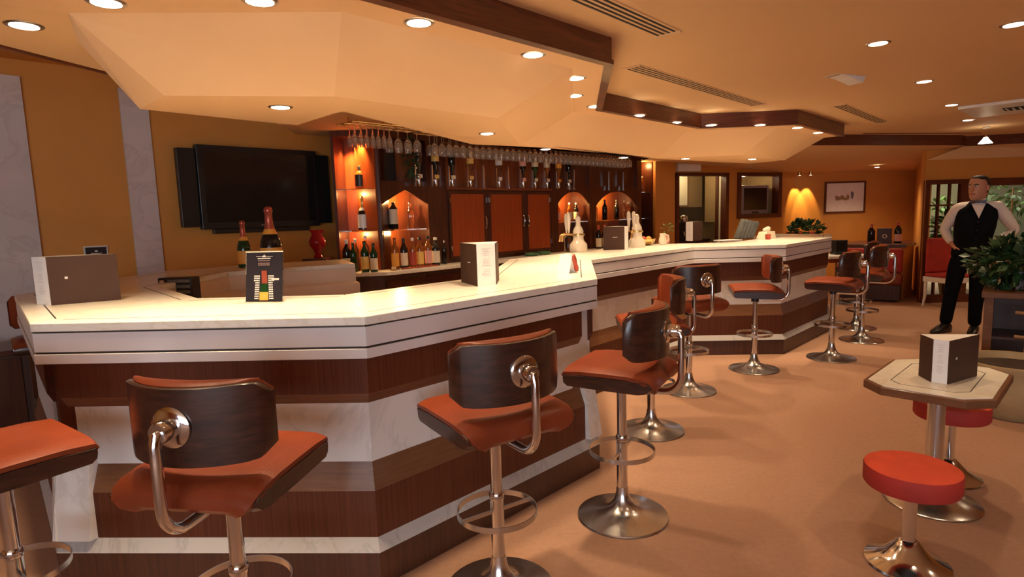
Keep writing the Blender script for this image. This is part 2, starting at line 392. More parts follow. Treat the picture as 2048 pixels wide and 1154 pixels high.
# ------------------------------------------------------------------ the bar
def bar_section(root, P0, i0, i1, end0=0.0, end1=0.0, up0=None, up1=None, base=True, prefix=''):
    """segments i0..i1 of PATH: worktop slab, three fascia strips, panels, plinth"""
    full = PATH
    def seg(o, i): q = offset(full, o); return q[i], q[i + 1]
    out = {o: offset(full, o) for o in (0, .003, .004, .02, .03, .05, .06, .07, .10, .30, .62, .64, .68, -.01, .01)}
    def strip(mb, oa, ob, i, z0, z1, t0=0, t1=0):
        a0, a1, b0, b1 = out[oa][i], out[oa][i + 1], out[ob][i], out[ob][i + 1]
        if t0: a0 = toward(a0, a1, t0); b0 = toward(b0, b1, t0)
        if t1: a1 = toward(a1, out[oa][i], t1); b1 = toward(b1, out[ob][i], t1)
        mb.prism([a0, a1, b1, b0], z0, z1)
    def slope(mb, oa, za, ob, zb, oin, i, t0=0, t1=0):   # face leaning from (oa,za) top to (ob,zb) bottom
        a0, a1, b0, b1, c0, c1 = out[oa][i], out[oa][i + 1], out[ob][i], out[ob][i + 1], out[oin][i], out[oin][i + 1]
        if t0: a0 = toward(a0, a1, t0); b0 = toward(b0, b1, t0); c0 = toward(c0, c1, t0)
        if t1: a1 = toward(a1, out[oa][i], t1); b1 = toward(b1, out[ob][i], t1); c1 = toward(c1, out[oin][i], t1)
        mb.add([(*a0, za), (*a1, za), (*b1, zb), (*b0, zb), (*c0, za), (*c1, za), (*c1, zb), (*c0, zb)],
               [(0, 1, 2, 3), (4, 7, 6, 5), (0, 4, 5, 1), (3, 2, 6, 7), (0, 3, 7, 4), (1, 5, 6, 2)])
    for i in range(i0, i1):
        mb = MB(); strip(mb, 0, .68, i, 1.079, 1.115); sl = mb.build('worktop_slab', top_m, root, bevel=.004)
        il = MB(); strip(il, .10, .07 if False else .10, i, 1.1152, 1.1156) if False else None
        # dark inlay lines let into the slab, front and back
        m2 = MB()
        q0, q1 = offset(full, .085), offset(full, .091); r0, r1 = offset(full, .60), offset(full, .606)
        for (u, v2) in ((q0, q1), (r0, r1)): m2.prism([toward(u[i], u[i + 1], .03), toward(u[i + 1], u[i], .03), toward(v2[i + 1], v2[i], .03), toward(v2[i], v2[i + 1], .03)], 1.1145, 1.1153)
        m2.build('inlay', inlay_m, sl)
        g = MB(); strip(g, .01, .30, i, .95, 1.079); strip(g, .62, .64, i, .93, 1.079); g.build('groove', inlay_m, root)
        mb = MB(); strip(mb, .003, .02, i, .996, 1.073); mb.build('fascia_strip', fascia_m, root, bevel=.002)
        mb = MB(); strip(mb, 0, .02, i, .948, .988); mb.build('fascia_strip', fascia_m, root, bevel=.002)
        mb = MB(); strip(mb, .64, .68, i, .95, 1.079); mb.build('inner_fascia', cream_m, root)
        t0 = end0 if i == i0 else 0; t1 = end1 if i == i1 - 1 else 0; u0 = (up0 or end0) if i == i0 else 0; u1 = (up1 or end1) if i == i1 - 1 else 0
        mb = MB(); strip(mb, .03, .06, i, .80, .948, u0, u1); mb.build('upper_panel', bar_m, root)
        mb = MB(); slope(mb, .03, .80, .05, .757, .07, i, u0, u1); mb.build('cornice', trim_m, root)
        mb = MB(); strip(mb, .05, .10, i, .512, .757, u0 and u0 + .03, t1 and t1 + .06); mb.build('marble_panel', marble_m, root)
        mb = MB(); slope(mb, .05, .512, .02, .40, .10, i, t0, t1); mb.build('sloped_ledge', ledge_m, root)
        mb = MB(); strip(mb, .02, .06, i, .20, .40, t0, t1); mb.build('lower_panel', bar_m, root)
        mb = MB(); slope(mb, .02, .203, -.01, .152, .05, i); mb.build('plinth_marble', plinth_m, root)
        mb = MB(); strip(mb, 0, .30, i, 0, .152); mb.build('toe_kick', toe_m, root)
        mb = MB(); strip(mb, .10, .30, i, .152, .95, t0 and .02, t1 and .02); mb.build('carcass', cream_m if i < 3 else fascia_m if i in (5, 6) else toe_m, root)
        for flag, t, a, b in ((t0, 't0', i, i + 1), (t1, 't1', i + 1, i)):
            if flag:   # marble upright closing the end of the panelling
                p = [toward(out[.02][a], out[.02][b], .012), toward(out[.02][a], out[.02][b], flag), toward(out[.10][a], out[.10][b], flag), toward(out[.10][a], out[.10][b], .012)]
                q = [toward(out[-.01][a], out[-.01][b], -.012), toward(out[-.01][a], out[-.01][b], flag), toward(out[.10][a], out[.10][b], flag), toward(out[.10][a], out[.10][b], -.012)]
                u = MB(); u.add([(*x, .203) for x in q] + [(*x, .53) for x in p], [(3, 2, 1, 0), (4, 5, 6, 7)] + [(k, (k + 1) % 4, 4 + (k + 1) % 4, 4 + k) for k in range(4)])
                u.build('end_upright', marble_m, root)
                e = max(flag, u0 if t == 't0' else u1) + .08
                f = [out[.06][a], toward(out[.06][a], out[.06][b], e), toward(out[.10][a], out[.10][b], e), out[.10][a]]
                MB().prism(f, .53, .95).build('end_filler', fascia_m if i == 5 else bar_m, root)
bar1 = thing('bar_counter', 'near run of the bar counter with white marble fascia, wrapping round the left corner', 'bar counter')
bar_section(bar1, None, 3, 4, 0, .10); bar_section(bar1, None, 4, 5, .15, 0, .05); bar_section(bar1, None, 5, 6, 0, .10)
mb = MB(); q = offset(PATH, .30); mb.prism([toward(PATH[6], PATH[5], .10), q[6], toward(q[6], q[5], .08)], .152, .95)
bar2 = thing('bar_counter', 'far run of the bar counter in brownish light, from the step to the rounded end', 'bar counter')
bar_section(bar2, None, 6, 12)
bar3 = thing('bar_counter', 'cream back run of the counter under the wall television', 'bar counter')
bar_section(bar3, None, 0, 3)
q = offset(PATH, .64); mb = MB(); mb.prism([PATH[0], toward(PATH[0], PATH[1], .04), toward(q[0], q[1], .04), q[0]], 0, 1.079); mb.build('end_panel', cream_m, bar3, label='plain tan end panel')
q2 = offset(PATH, .66)
mb = MB(); mb.prism([toward(q2[0], q2[1], .28), toward(q2[0], q2[1], .95), toward(q2[0], q2[1], .95)], .5, .9) if False else None

# ------------------------------------------------------------------ back bar (mahogany shelving along the 44 degree wall)
CB0 = (-1.37, 6.22)
cab = thing('back_bar_cabinet', 'long mahogany back bar with three doors, arched niches and bottle rail', 'cabinet', (CB0[0], CB0[1], 0), RZW)
def cw(s, d, z): p = wl(CB0, s, d); return (p[0], p[1], z)      # world point: s along, d in front of the face
def arch_panel(mb, s0, s1, zb, zsh, zpk, ztop, y0, y1, n=14, pw=1.6):
    mid = (s0 + s1) / 2; pts = []
    for k in range(n + 1):
        t = k / n; x = s0 + (s1 - s0) * t; u = abs(2 * t - 1)
        pts.append((x, zsh + (zpk - zsh) * (1 - u ** pw)))
    for k in range(n):
        (xa, za), (xb, zb_) = pts[k], pts[k + 1]
        mb.prism_y([(xa, za), (xb, zb_), (xb, ztop), (xa, ztop)], y0, y1)
mb = MB(); mb.box(0, 5.42, .34, .37, .9, 2.4); mb.build('back_panel', cab_m, cab)
mb = MB(); mb.box(0, 5.42, .0, .34, 2.33, 2.4); mb.build('cornice', cabd_m, cab)
mb = MB()
for (a, b) in ((0, .06), (.66, .93), (2.77, 2.92), (3.64, 3.80), (4.92, 5.06)): mb = MB().box(a, b, -.005, .34, .96, 2.33); mb.build('stile', cabd_m, cab)
MB().box(-.012, 0, -.004, .335, .96, 2.33).build('side_panel', door_m, cab)
mb = MB().box(5.38, 5.44, -.005, .34, .96, 2.33); mb.build('stile', cabd_m, cab)
# arched face frames
for (a, b, sh, pk, pw) in ((.06, .66, 1.64, 1.79, 1.1), (2.92, 3.64, 1.62, 1.79, 2.2), (3.80, 4.92, 1.58, 1.80, 2.2)):
    mb = MB(); arch_panel(mb, a, b, .96, sh, pk, 1.86, 0, .02, pw=pw); mb.build('arch_frame', cabd_m, cab)
    mb = MB().box(a, b, .0, .34, 1.86, 1.885); mb.build('top_board', cabd_m, cab)
    mb = MB().box(a + .01, b - .01, .03, .33, 1.36, 1.372); mb.build('glass_shelf', shelf_m, cab)
# upper panel behind the upside-down bottles
mb = MB().box(.06, .66, .20, .22, 1.885, 2.33); mb.build('upper_panel', cab_m, cab)
for (a, b) in ((.93, 1.55), (1.55, 2.17), (2.17, 2.77)):
    mb = MB().box(a + .005, b - .005, .03, .05, 1.83, 2.33); mb.build('upper_panel', cab_m, cab)
for (a, b) in ((2.92, 3.64), (3.80, 4.92)):
    mb = MB().box(a, b, .03, .05, 1.885, 2.33); mb.build('upper_panel', cabd_m, cab)
mb = MB().box(.93, 2.77, -.03, .05, 1.80, 1.83); mb.build('bottle_rail', cab_m, cab, bevel=.004)
for k, (a, b) in enumerate(((.955, 1.53), (1.585, 2.205), (2.26, 2.755))):
    d = MB().box(a, b, -.012, .012, 1.0, 1.785).build('door', cabd_m, cab, bevel=.003)
    MB().box(a + .035, b - .035, -.018, -.01, 1.035, 1.75).build('door_panel', door_m, d)
    hx = b - .018 if k < 2 else a + .018
    h = MB(); h.tube([(hx, -.03, 1.34), (hx, -.045, 1.37), (hx, -.045, 1.45), (hx, -.03, 1.48)], .008, 8); h.build('door_handle', chrome_m, d, True)
    for z in (1.12, 1.68):
        hx2 = a + .012 if k < 2 else b - .012
        MB().box(hx2 - .01, hx2 + .01, -.026, -.01, z - .03, z + .03).build('hinge', chrome_m, d)
for a, b in ((1.53, 1.585), (2.205, 2.26)): MB().box(a, b, .0, .03, .96, 1.80).build('stile', cabd_m, cab)
MB().box(.93, 2.77, .012, .03, .96, 1.80).build('door_backing', cabd_m, cab)
# right open bay
for z in (1.37, 1.80): MB().box(5.06, 5.38, .03, .33, z - .006, z + .006).build('glass_shelf', shelf_m, cab)
# base units below the counter
mb = MB()
for (a, b) in ((-.1, .9), (.9, 1.8), (1.8, 2.7), (2.7, 3.6), (3.6, 4.5), (4.5, 5.42)):
    d = MB().box(a + .01, b - .01, -.24, -.22, .12, .86).build('lower_door', cabd_m, cab)
    MB().box((a + b) / 2 - .06, (a + b) / 2 + .06, -.255, -.24, .78, .79).build('handle', chrome_m, d)
MB().box(-.1, 5.42, -.22, .34, 0, .92).build('base_unit', toe_m, cab)
# arch lights hidden under the top boards
for s in (.36, 3.28, 4.36): light_child(cab, 'POINT', (s, .17, 1.70), 16, (1, .55, .18), .03)
light_child(cab, 'POINT', (5.22, .15, 2.25), 7, (1, .55, .18), .03)

lb = thing('display_cabinet', 'narrow lit mahogany display bay at the left end of the back bar', 'cabinet', (-1.82, 6.245, 0), radians(-3))
MB().box(0, .03, 0, .36, .0, 2.4).build('side_panel', cabd_m, lb)
MB().box(.455, .49, 0, .36, .0, 2.4).build('side_panel', cabd_m, lb)
MB().box(.03, .455, .33, .36, .9, 2.4).build('back_panel', door_m, lb)
MB().box(.03, .455, .0, .34, 2.34, 2.4).build('cornice', cabd_m, lb)
for z in (1.371, 1.803): MB().box(.031, .454, .01, .33, z - .006, z + .006).build('glass_shelf', shelf_m, lb)
MB().box(0, .49, .02, .34, 0, .92).build('base_unit', toe_m, lb)
for z_ in (1.76, 1.33): light_child(lb, 'POINT', (.14, .15, z_), 3.5, (1, .55, .18), .02)  # added unseen lights below the glass shelves, which block the spots above
light_child(cab, 'POINT', (.36, .2, 1.33), 4, (1, .55, .18), .02)  # added unseen light below the arch shelf, where the upper light is blocked
for x, y_ in ((.12, .20), (.26, .10)): light_child(lb, 'SPOT', (x, y_, 2.32), 80, (1, .55, .18), .02, radians(85), (radians(8), 0, 0))

ctr = thing('back_counter', 'cream marble counter running along the mahogany back bar', 'counter')
cp = [(-1.74, 5.90), (-1.25, 5.94), wl(CB0, .55, .30), wl(CB0, 5.42, .30), wl(CB0, 5.42, .0), wl(CB0, .02, 0), (-1.35, 6.22), (-1.84, 6.25)]
MB().prism(cp, .922, .96).build('counter_slab', top_m, ctr, bevel=.004)
cp2 = [(-1.70, 5.97), (-1.27, 6.0), wl(CB0, .4, .24), (-1.36, 6.22), (-1.80, 6.24)]
MB().prism(cp2, .0, .922).build('base_unit', toe_m, ctr)

# ------------------------------------------------------------------ bottles
def bottle(name, label, cat, loc, h, r, glass, lab=None, labz=(.15, .5), cap=None, capz=.9, neck=.33, shoulder=.62, foot=0, group=None, rz=0):
    t = thing(name, label, cat, loc, rz, group)
    nr = r * neck
    m = MB(); m.lathe([(r * .9, 0), (r, .02 * h), (r, h * shoulder), (r * .93, h * (shoulder + .05)), (r * .6, h * (shoulder + .13)), (nr * 1.1, h * (shoulder + .2)), (nr, h * .88), (nr * 1.12, h * .955), (nr * 1.12, h * .975), (nr * .8, h * .98)], 18)
    m.build('glass', glass, t, True)
    if lab: MB().lathe([(r * 1.012, h * labz[0]), (r * 1.012, h * labz[1])], 18, False).build('label', lab, t, True)
    if cap: MB().lathe([(nr * 1.22, h * capz), (nr * 1.28, h * .985), (nr * 1.1, h * 1.0), (0.0, h * 1.0)], 14).build('cap', cap, t, True)
    return t
def champagne(label, loc, h, r, lab, foil, glass=greeng_m, labz=(.08, .36)):
    t = thing('champagne_bottle', label, 'bottle', loc)
    P = [(r * .85, 0), (r, .015 * h), (r, .40 * h), (r * .93, .47 * h), (r * .70, .57 * h), (r * .46, .66 * h), (r * .36, .74 * h)]
    MB().lathe(P, 22).build('glass', glass, t, True)
    MB().lathe([(r * .48, .655 * h), (r * .375, .74 * h), (r * .33, .90 * h), (r * .40, .915 * h), (r * .40, .95 * h), (r * .33, .985 * h), (r * .2, h), (0, h)], 18).build('foil', foil, t, True)
    MB().lathe([(r * 1.01, labz[0] * h), (r * 1.01, labz[1] * h)], 22, False).build('label', lab, t, True)
    MB().lathe([(r * .70, .575 * h), (r * .49, .655 * h)], 18, False).build('neck_label', orange_m if lab is orange_m else lab, t, True)
    return t
ZT = 1.1155
champagne('smaller champagne bottle with orange label on the back counter, left of the pair', (-2.25, 5.03, ZT), .395, .055, orange_m, foil_m)
champagne('largest champagne bottle with orange label and copper foil, behind the black card', (-1.83, 4.55, ZT), .49, .078, orange_m, foil_m, darkg_m, (.06, .37))
ZC = .961
# left bay, on the counter
bottle('spirit_bottle', 'dark bottle with pale cap, leftmost under the display bay', 'bottle', (-1.69, 6.13, ZC), .33, .042, darkg_m, label_m, (.1, .42), capw_m, .86)
bottle('spirit_bottle', 'clear bottle behind the yellow-label one in the display bay', 'bottle', (-1.605, 6.16, ZC), .33, .036, clearg_m, None, cap=capw_m)
bottle('spirit_bottle', 'green glass bottle second from the left in the display bay', 'bottle', (-1.60, 6.04, ZC), .30, .034, greeng_m, None, cap=black_m)
bottle('spirit_bottle', 'green bottle with bright yellow label on the back counter', 'bottle', (-1.475, 6.0, ZC), .315, .040, greeng_m, yellow_m, (.1, .5), greeng_m, .9)
bottle('spirit_bottle', 'clear bottle with round white stopper behind the yellow label', 'bottle', (-1.505, 6.18, ZC), .36, .037, clearg_m, None, cap=capw_m, capz=.92)
bottle('spirit_bottle', 'olive bottle with cream label at the right of the display bay', 'bottle', (-1.385, 6.0, ZC), .29, .038, greeng_m, label_m, (.08, .48), black_m, .9)
# second bay, on the counter
for (s, d, h, r, gl, lb_, cp_, tx) in (
    (.10, .13, .33, .040, amber_m, orange_m, amber_m, 'amber bottle with orange label, leftmost of the six spirits'),
    (.22, .12, .32, .040, darkg_m, label_m, black_m, 'dark whisky bottle with small cream label beside the amber one'),
    (.32, .14, .32, .038, amber_m, redp_m, capw_m, 'red-labelled bottle with pale cap in the middle of the six spirits'),
    (.43, .12, .32, .040, amber_m, yellow_m, black_m, 'bottle with pale yellow label, fourth of the six spirits'),
    (.535, .13, .33, .040, amber_m, pinkl_m, black_m, 'light amber bottle with small pink label, fifth of the six spirits'),
    (.645, .12, .31, .048, darkg_m, label_m, capw_m, 'squat bottle with white cap and large cream label, rightmost of the six')):
    bottle('spirit_bottle', tx, 'bottle', cw(s, d, ZC), h, r, gl, lb_, (.1, .52), cp_, .9, group='spirits on the back counter')
bottle('spirit_bottle', 'small dark bottle beside the doors at the end of the spirits', 'bottle', cw(.80, .08, ZC), .27, .026, darkg_m, None, cap=chrome_m)
# shelves
t = bottle('spirit_bottle', 'bottle with black label and black cap on the top lit shelf', 'bottle', (-1.575, 6.40, 1.81), .24, .052, amber_m, blackp_m, (.12, .62), black_m, .78)
champagne('champagne bottle with white label on the middle shelf of the display bay', (-1.565, 6.40, 1.378), .36, .058, capw_m, gold_m, darkg_m, (.06, .46))
bottle('whisky_bottle', 'dark square bottle with cream label on the lit arch shelf', 'bottle', cw(.30, -.15, 1.373), .29, .047, darkg_m, label_m, (.2, .75), black_m, .9, shoulder=.74)
bottle('decanter', 'clear decanter on the right of the lit arch shelf', 'bottle', cw(.52, -.15, 1.373), .29, .042, clearg_m, None, cap=clearg_m)
bottle('spirit_bottle', 'pink translucent bottle on the left of the lit arch shelf', 'bottle', cw(.13, -.15, 1.373), .28, .038, amber_m, pinkl_m, (.2, .5), capw_m)
for (s, tx, gl, lb_) in ((3.06, 'pink bottle on the shelf of the narrow arch', amber_m, pinkl_m), (3.33, 'tall bottle in the middle of the narrow arch', amber_m, label_m), (3.48, 'dark bottle on the right of the narrow arch', darkg_m, label_m),
                         (3.95, 'slim clear bottle on the left of the wide arch', clearg_m, None), (4.86, 'small amber bottle beside the wide arch frame', amber_m, None)):
    bottle('liqueur_bottle', tx, 'bottle', cw(s, -.12, 1.373), .27, .036, gl, lb_, (.1, .5), capw_m)
bottle('wine_bottle', 'black wine bottle left of the glowing middle of the wide arch', 'bottle', cw(4.20, -.12, 1.373), .31, .04, darkg_m, None, cap=black_m)
bottle('wine_bottle', 'black wine bottle right of the glowing middle of the wide arch', 'bottle', cw(4.52, -.12, 1.373), .31, .04, darkg_m, None, cap=black_m)
bottle('glass_decanter', 'tall orange-lit decanter on the right of the wide arch', 'bottle', cw(4.74, -.12, 1.373), .31, .034, clearg_m, None, cap=clearg_m)
bottle('wine_bottle', 'left wine bottle with cream label on the counter beside the tap', 'bottle', cw(3.70, .12, ZC), .34, .042, darkg_m, label_m, (.08, .45), foil_m, .82)
bottle('wine_bottle', 'right wine bottle with cream label on the counter beside the tap', 'bottle', cw(3.86, .12, ZC), .34, .042, darkg_m, label_m, (.08, .45), foil_m, .82)
bottle('decanter', 'dark glass decanter with stopper standing left of the beer tap', 'bottle', cw(2.98, .12, ZC), .30, .055, clearg_m, None, cap=clearg_m)
for s, tx in ((5.16, 'left small bottle on the high shelf of the right bay'), (5.28, 'right small bottle on the high shelf of the right bay')):
    bottle('liqueur_bottle', tx, 'bottle', cw(s, -.12, 1.807), .26, .034, clearg_m if s < 5.2 else amber_m, None, cap=capw_m)
# upside-down bottles on the rail
for (s, h, gl, lb_, tx) in ((.50, .30, clearg_m, None, 'clear upside-down bottle on the rail, nearest the left arch'), (.73, .33, darkg_m, yellow_m, 'upside-down bottle with yellow label and orange seal'),
                            (.97, .31, darkg_m, None, 'dark unlabelled upside-down bottle beside the yellow-labelled one'), (1.25, .32, clearg_m, yellow_m, 'clear upside-down bottle with pale yellow label over the first door'),
                            (1.72, .33, clearg_m, paper_m, 'upside-down bottle with large white label over the second door'), (2.15, .32, darkg_m, pinkl_m, 'dark upside-down bottle with pink tag over the middle door'),
                            (2.38, .32, greeng_m, label_m, 'green upside-down bottle with cream tag over the third door'), (2.62, .32, amber_m, label_m, 'amber upside-down bottle near the end of the doors'),
                            (2.86, .36, amber_m, orange_m, 'tall gold upside-down bottle with orange label'), (3.08, .30, darkg_m, None, 'last dark upside-down bottle over the narrow arch')):
    t = thing('optic_bottle', tx, 'bottle', cw(s, .075, 1.86), RZW, 'upside-down bottles on the rail')
    r = .042
    MB().lathe([(.014, .07), (.015, .14), (.03, .18), (r, .225), (r, .07 + h), (r * .9, .08 + h)], 16).build('glass', gl, t, True)
    if lb_: MB().lathe([(r * 1.015, .24), (r * 1.015, .06 + h)], 16, False).build('label', lb_, t, True)
    MB().lathe([(.006, -.03), (.012, -.025), (.018, 0), (.018, .06), (.016, .075)], 12).build('optic_valve', chrome_m, t, True)
    MB().box(-.03, .03, -.024, -.019, .055, .095).build('brand_tag', lb_ or label_m, t)
    b = MB().box(-.055, -.043, -.01, .005, -.03, .20); b.box(-.055, 0, .0, .006, .03, .045); b.build('bracket', chrome_m, t)
for i, s in enumerate((1.50, 1.92, 3.25, 4.10, 4.49)):
    t = MB().at(cw(s, .03, 1.84), RZW); t.box(-.008, .008, -.01, .004, 0, .26); t.box(-.012, .012, -.018, .004, -.02, .0)
    o = t.build('optic_bracket', chrome_m)
    tag(o, ('empty chrome bottle bracket over the first door', 'empty chrome bottle bracket over the second door', 'empty chrome bottle bracket over the narrow arch', 'left empty bracket above the wide arch', 'right empty bracket above the wide arch')[i], 'bracket')
# black board with a dark garland beside it
t = thing('menu_board', 'black board in the upper corner over the first arch', 'board', cw(.17, -.14, 1.89), RZW)
MB().box(-.15, .17, -.02, .02, 0, .42).build('board', black_m, t)
MB().box(-.155, .175, -.024, -.018, .40, .42).build('frame', cabd_m, t)

# ------------------------------------------------------------------ foliage helper
def leaf_mesh(mb, c, d, l, wd, up=Vector((0, 0, 1))):
    d = d.normalized(); s = d.cross(up); s = s.normalized() if s.length > .01 else Vector((1, 0, 0)); n = s.cross(d)
    p0 = Vector(c); p1 = p0 + d * l * .5 + n * l * .06; p2 = p0 + d * l
    mb.add([tuple(p0), tuple(p1 + s * wd), tuple(p1 - n * l * .05), tuple(p2), tuple(p1 - s * wd)], [(0, 1, 2), (1, 3, 2), (0, 2, 4), (2, 3, 4)])
def foliage(name, parent, mat, c, rad, n, l, wd, droop=.2, rnd=None):
    rnd = rnd or random.Random(len(name) + n); mb = MB()
    for k in range(n):
        a = rnd.uniform(0, 2 * pi); z = rnd.uniform(-1, 1); rr = rnd.uniform(.25, 1) ** .6; q = math.sqrt(1 - z * z)
        v = Vector((q * cos(a), q * sin(a), z)); p = Vector(c) + Vector((v.x * rad[0] * rr, v.y * rad[1] * rr, v.z * rad[2] * rr))
        d = v + Vector((rnd.uniform(-.9, .9), rnd.uniform(-.9, .9), rnd.uniform(-.6, .5) - droop))
        leaf_mesh(mb, p, d, l * rnd.uniform(.7, 1.2), wd * rnd.uniform(.8, 1.25), Vector((rnd.uniform(-.8, .8), rnd.uniform(-.8, .8), 1)).normalized())
    o = mb.build(name, mat, parent); o['kind'] = 'stuff'; return o
t = thing('garland', 'dark green garland with silver baubles beside the black board', 'garland', cw(.42, .06, 1.9), RZW)
foliage('leaves', t, leaf_m, (0, 0, .22), (.07, .05, .24), 160, .06, .012)
for k, (x, z) in enumerate(((.05, .03), (.02, .12), (-.03, .3))): MB().ball((x, -.05, z), .018).build('bauble', chrome_m, t, True)

# ------------------------------------------------------------------ hanging glasses
def rail_thing(label, s0, s1, d0, z):
    t = thing('glass_rack', label, 'rack', cw((s0 + s1) / 2, d0, z), RZW); L = (s1 - s0) / 2
    for k in range(3):
        y = -.13 + k * .13
        m = MB(); m.tube([(-L, y, 0), (L, y, 0)], .007, 8); m.build('rail', brass_m, t, True)
    for x in (-L * .9, 0, L * .9):
        m = MB(); m.tube([(x, -.14, .008), (x, .14, .008)], .006, 8); m.build('cross_bar', brass_m, t, True)
        m = MB(); m.tube([(x, 0, .008), (x, 0, 2.41 - z)], .006, 8); m.build('hanger', brass_m, t, True)
rail_thing('brass rack of hanging glasses over the display bay', -.62, .20, .50, 2.345)
rail_thing('long brass rack of hanging wine glasses in front of the doors', .30, 4.3, .42, 2.345)
def hang_glass(kind):
    t = thing('wine_glass', '', 'glass')
    if kind == 'flute': P = [(.030, 0), (.030, -.004), (.004, -.010), (.004, -.075), (.012, -.085), (.024, -.12), (.023, -.185), (.0215, -.185), (.022, -.12), (.010, -.09), (0, -.085)]
    else: P = [(.036, 0), (.036, -.004), (.005, -.012), (.004, -.09), (.016, -.10), (.038, -.135), (.042, -.165), (.035, -.215), (.033, -.215), (.040, -.165), (.036, -.137), (.014, -.105), (0, -.10)]
    bpy.data.objects.remove(t)
    return MB().lathe(P, 14, False).mesh('wine_glass' if kind != 'flute' else 'flute_glass', wineg_m, True)
gm, fm = hang_glass('wine'), hang_glass('flute')
def put_glass(me, name, p, label, group):
    o = bpy.data.objects.new(name, me); COL.objects.link(o); o.location = p; tag(o, label, 'glass', group)
for k in range(14):
    put_glass(fm, 'flute_glass', cw(-.56 + (k % 7) * .062 + (.03 if k >= 7 else 0), .56 if k < 7 else .43, 2.336), 'narrow upside-down glass in the row hanging over the display bay', 'narrow glasses over the display bay')
for k in range(6):
    put_glass(gm, 'wine_glass', cw(-.10 + (k % 3) * .11, .57 if k < 3 else .42, 2.336), 'round wine glass hanging right of the narrow glasses', 'wine glasses beside the narrow ones')
for row, dd in enumerate((.49, .36)):
    for k in range(38):
        s_ = .40 + k * .096 + row * .04; where = 'left of the doors' if s_ < .93 else 'before the first door' if s_ < 1.55 else 'before the middle door' if s_ < 2.2 else 'before the third door' if s_ < 2.77 else 'before the narrow arch' if s_ < 3.66 else 'before the wide arch'
        put_glass(gm, 'wine_glass', cw(s_, dd, 2.336), 'upside-down wine glass in the ' + ('front' if row == 0 else 'rear') + ' row of the rack ' + where, ('front' if row == 0 else 'rear') + ' row of hanging wine glasses')

# ------------------------------------------------------------------ wall television
tv = thing('television', 'large black flat television with side speakers on the ochre wall', 'television', (*wl(TV0, 0, .0), 0), RZW)
MB().box(-.47, .715, -.12, -.04, 1.44, 2.222).build('housing', black_m, tv, bevel=.006)
MB().box(-.42, .665, -.124, -.118, 1.50, 2.17).build('screen', screen_m, tv)
MB().box(-.63, -.475, -.10, -.03, 1.465, 2.185).build('speaker', black_m, tv, bevel=.004)
MB().box(.72, .865, -.10, -.03, 1.465, 2.185).build('speaker', black_m, tv, bevel=.004)
MB().box(-.36, .60, -.09, -.03, 1.395, 1.44).build('sound_bar', black_m, tv, bevel=.004)
MB().box(.08, .15, -.1215, -.1195, 1.462, 1.472).build('logo', dim_m, tv)
MB().box(-.2, .4, -.04, 0, 1.6, 2.0).build('wall_bracket', black_m, tv)
t = thing('wall_sign', 'small black sign with pale border low on the left wall', 'sign', (*wl(TV0, -1.30, .0), 1.29), RZW)
MB().box(-.085, .085, -.016, 0, -.06, .045).build('border', print_m, t); MB().box(-.075, .075, -.019, -.015, -.06, .034).build('panel', blackp_m, t)
MB().box(-.04, .04, -.0205, -.0185, -.022, -.016).build('print', print_m, t); MB().box(-.01, .01, -.0205, -.0185, -.006, .008).build('emblem', print_m, t)

# ------------------------------------------------------------------ things on the bar
def menu_stand(label, z, L, A, B, R, h, mark=0):
    """standing folder seen from above: brown covers L-A and B-R, white page A-B, white top; plan points in metres"""
    c = ((L[0] + A[0] + B[0] + R[0]) / 4, (L[1] + A[1] + B[1] + R[1]) / 4)
    t = thing('menu_stand', label, 'menu', (c[0], c[1], z))
    q = [(p[0] - c[0], p[1] - c[1]) for p in (L, A, B, R)]; L, A, B, R = q
    MB().prism(q, 0, h).build('page_block', paper_m, t)
    for (P, Q, mk) in ((L, A, mark & 2), (B, R, mark & 1)):
        dx, dy = Q[0] - P[0], Q[1] - P[1]; l = hypot(dx, dy); dx /= l; dy /= l; nx, ny = dy * .003, -dx * .003
        cv = MB().prism([P, Q, (Q[0] + nx, Q[1] + ny), (P[0] + nx, P[1] + ny)], 0, h).build('cover', brown_m, t)
        if mk:
            k = .55 if mk == 2 else .25; e = (P[0] + dx * l * k + nx, P[1] + dy * l * k + ny); wd = .022 if mk == 2 else .006
            MB().prism([(e[0] - dx * wd, e[1] - dy * wd), (e[0] + dx * wd, e[1] + dy * wd), (e[0] + dx * wd + nx * .3, e[1] + dy * wd + ny * .3), (e[0] - dx * wd + nx * .3, e[1] - dy * wd + ny * .3)], h * .53, h * .53 + (.005 if mk == 2 else .011)).build('emblem', print_m, cv)
    dx, dy = B[0] - A[0], B[1] - A[1]; l = hypot(dx, dy)
    if l > .06:
        dx /= l; dy /= l; nx, ny = dy * .001, -dx * .001; m = MB(); k = 0
        for r in range(15):
            zz = h * (.88 - .05 * r); wd = l * (.16 if r % 4 else .24)
            if r % 5 == 4: continue
            e = ((A[0] + B[0]) / 2, (A[1] + B[1]) / 2)
            m.prism([(e[0] - dx * wd, e[1] - dy * wd), (e[0] + dx * wd, e[1] + dy * wd), (e[0] + dx * wd + nx, e[1] + dy * wd + ny), (e[0] - dx * wd + nx, e[1] - dy * wd + ny)], zz, zz + h * .010)
        m.build('print', faint_m, t)
    return t
menu_stand('large brown menu stand at the left end of the near bar', ZT, (-2.30, 3.05), (-2.36, 2.93), (-2.25, 2.88), (-2.0, 3.02), .235, 1)
menu_stand('brown and white menu stand standing upright at the middle of the near bar', ZT, (-.285, 3.37), (-.18, 3.12), (-.085, 3.19), (-.075, 3.40), .222, 2)
menu_stand('brown menu stand with small emblem on the far bar before the second tap', ZT, (.92, 5.91), (1.125, 5.88), (1.175, 5.95), (1.08, 6.08), .228, 2)
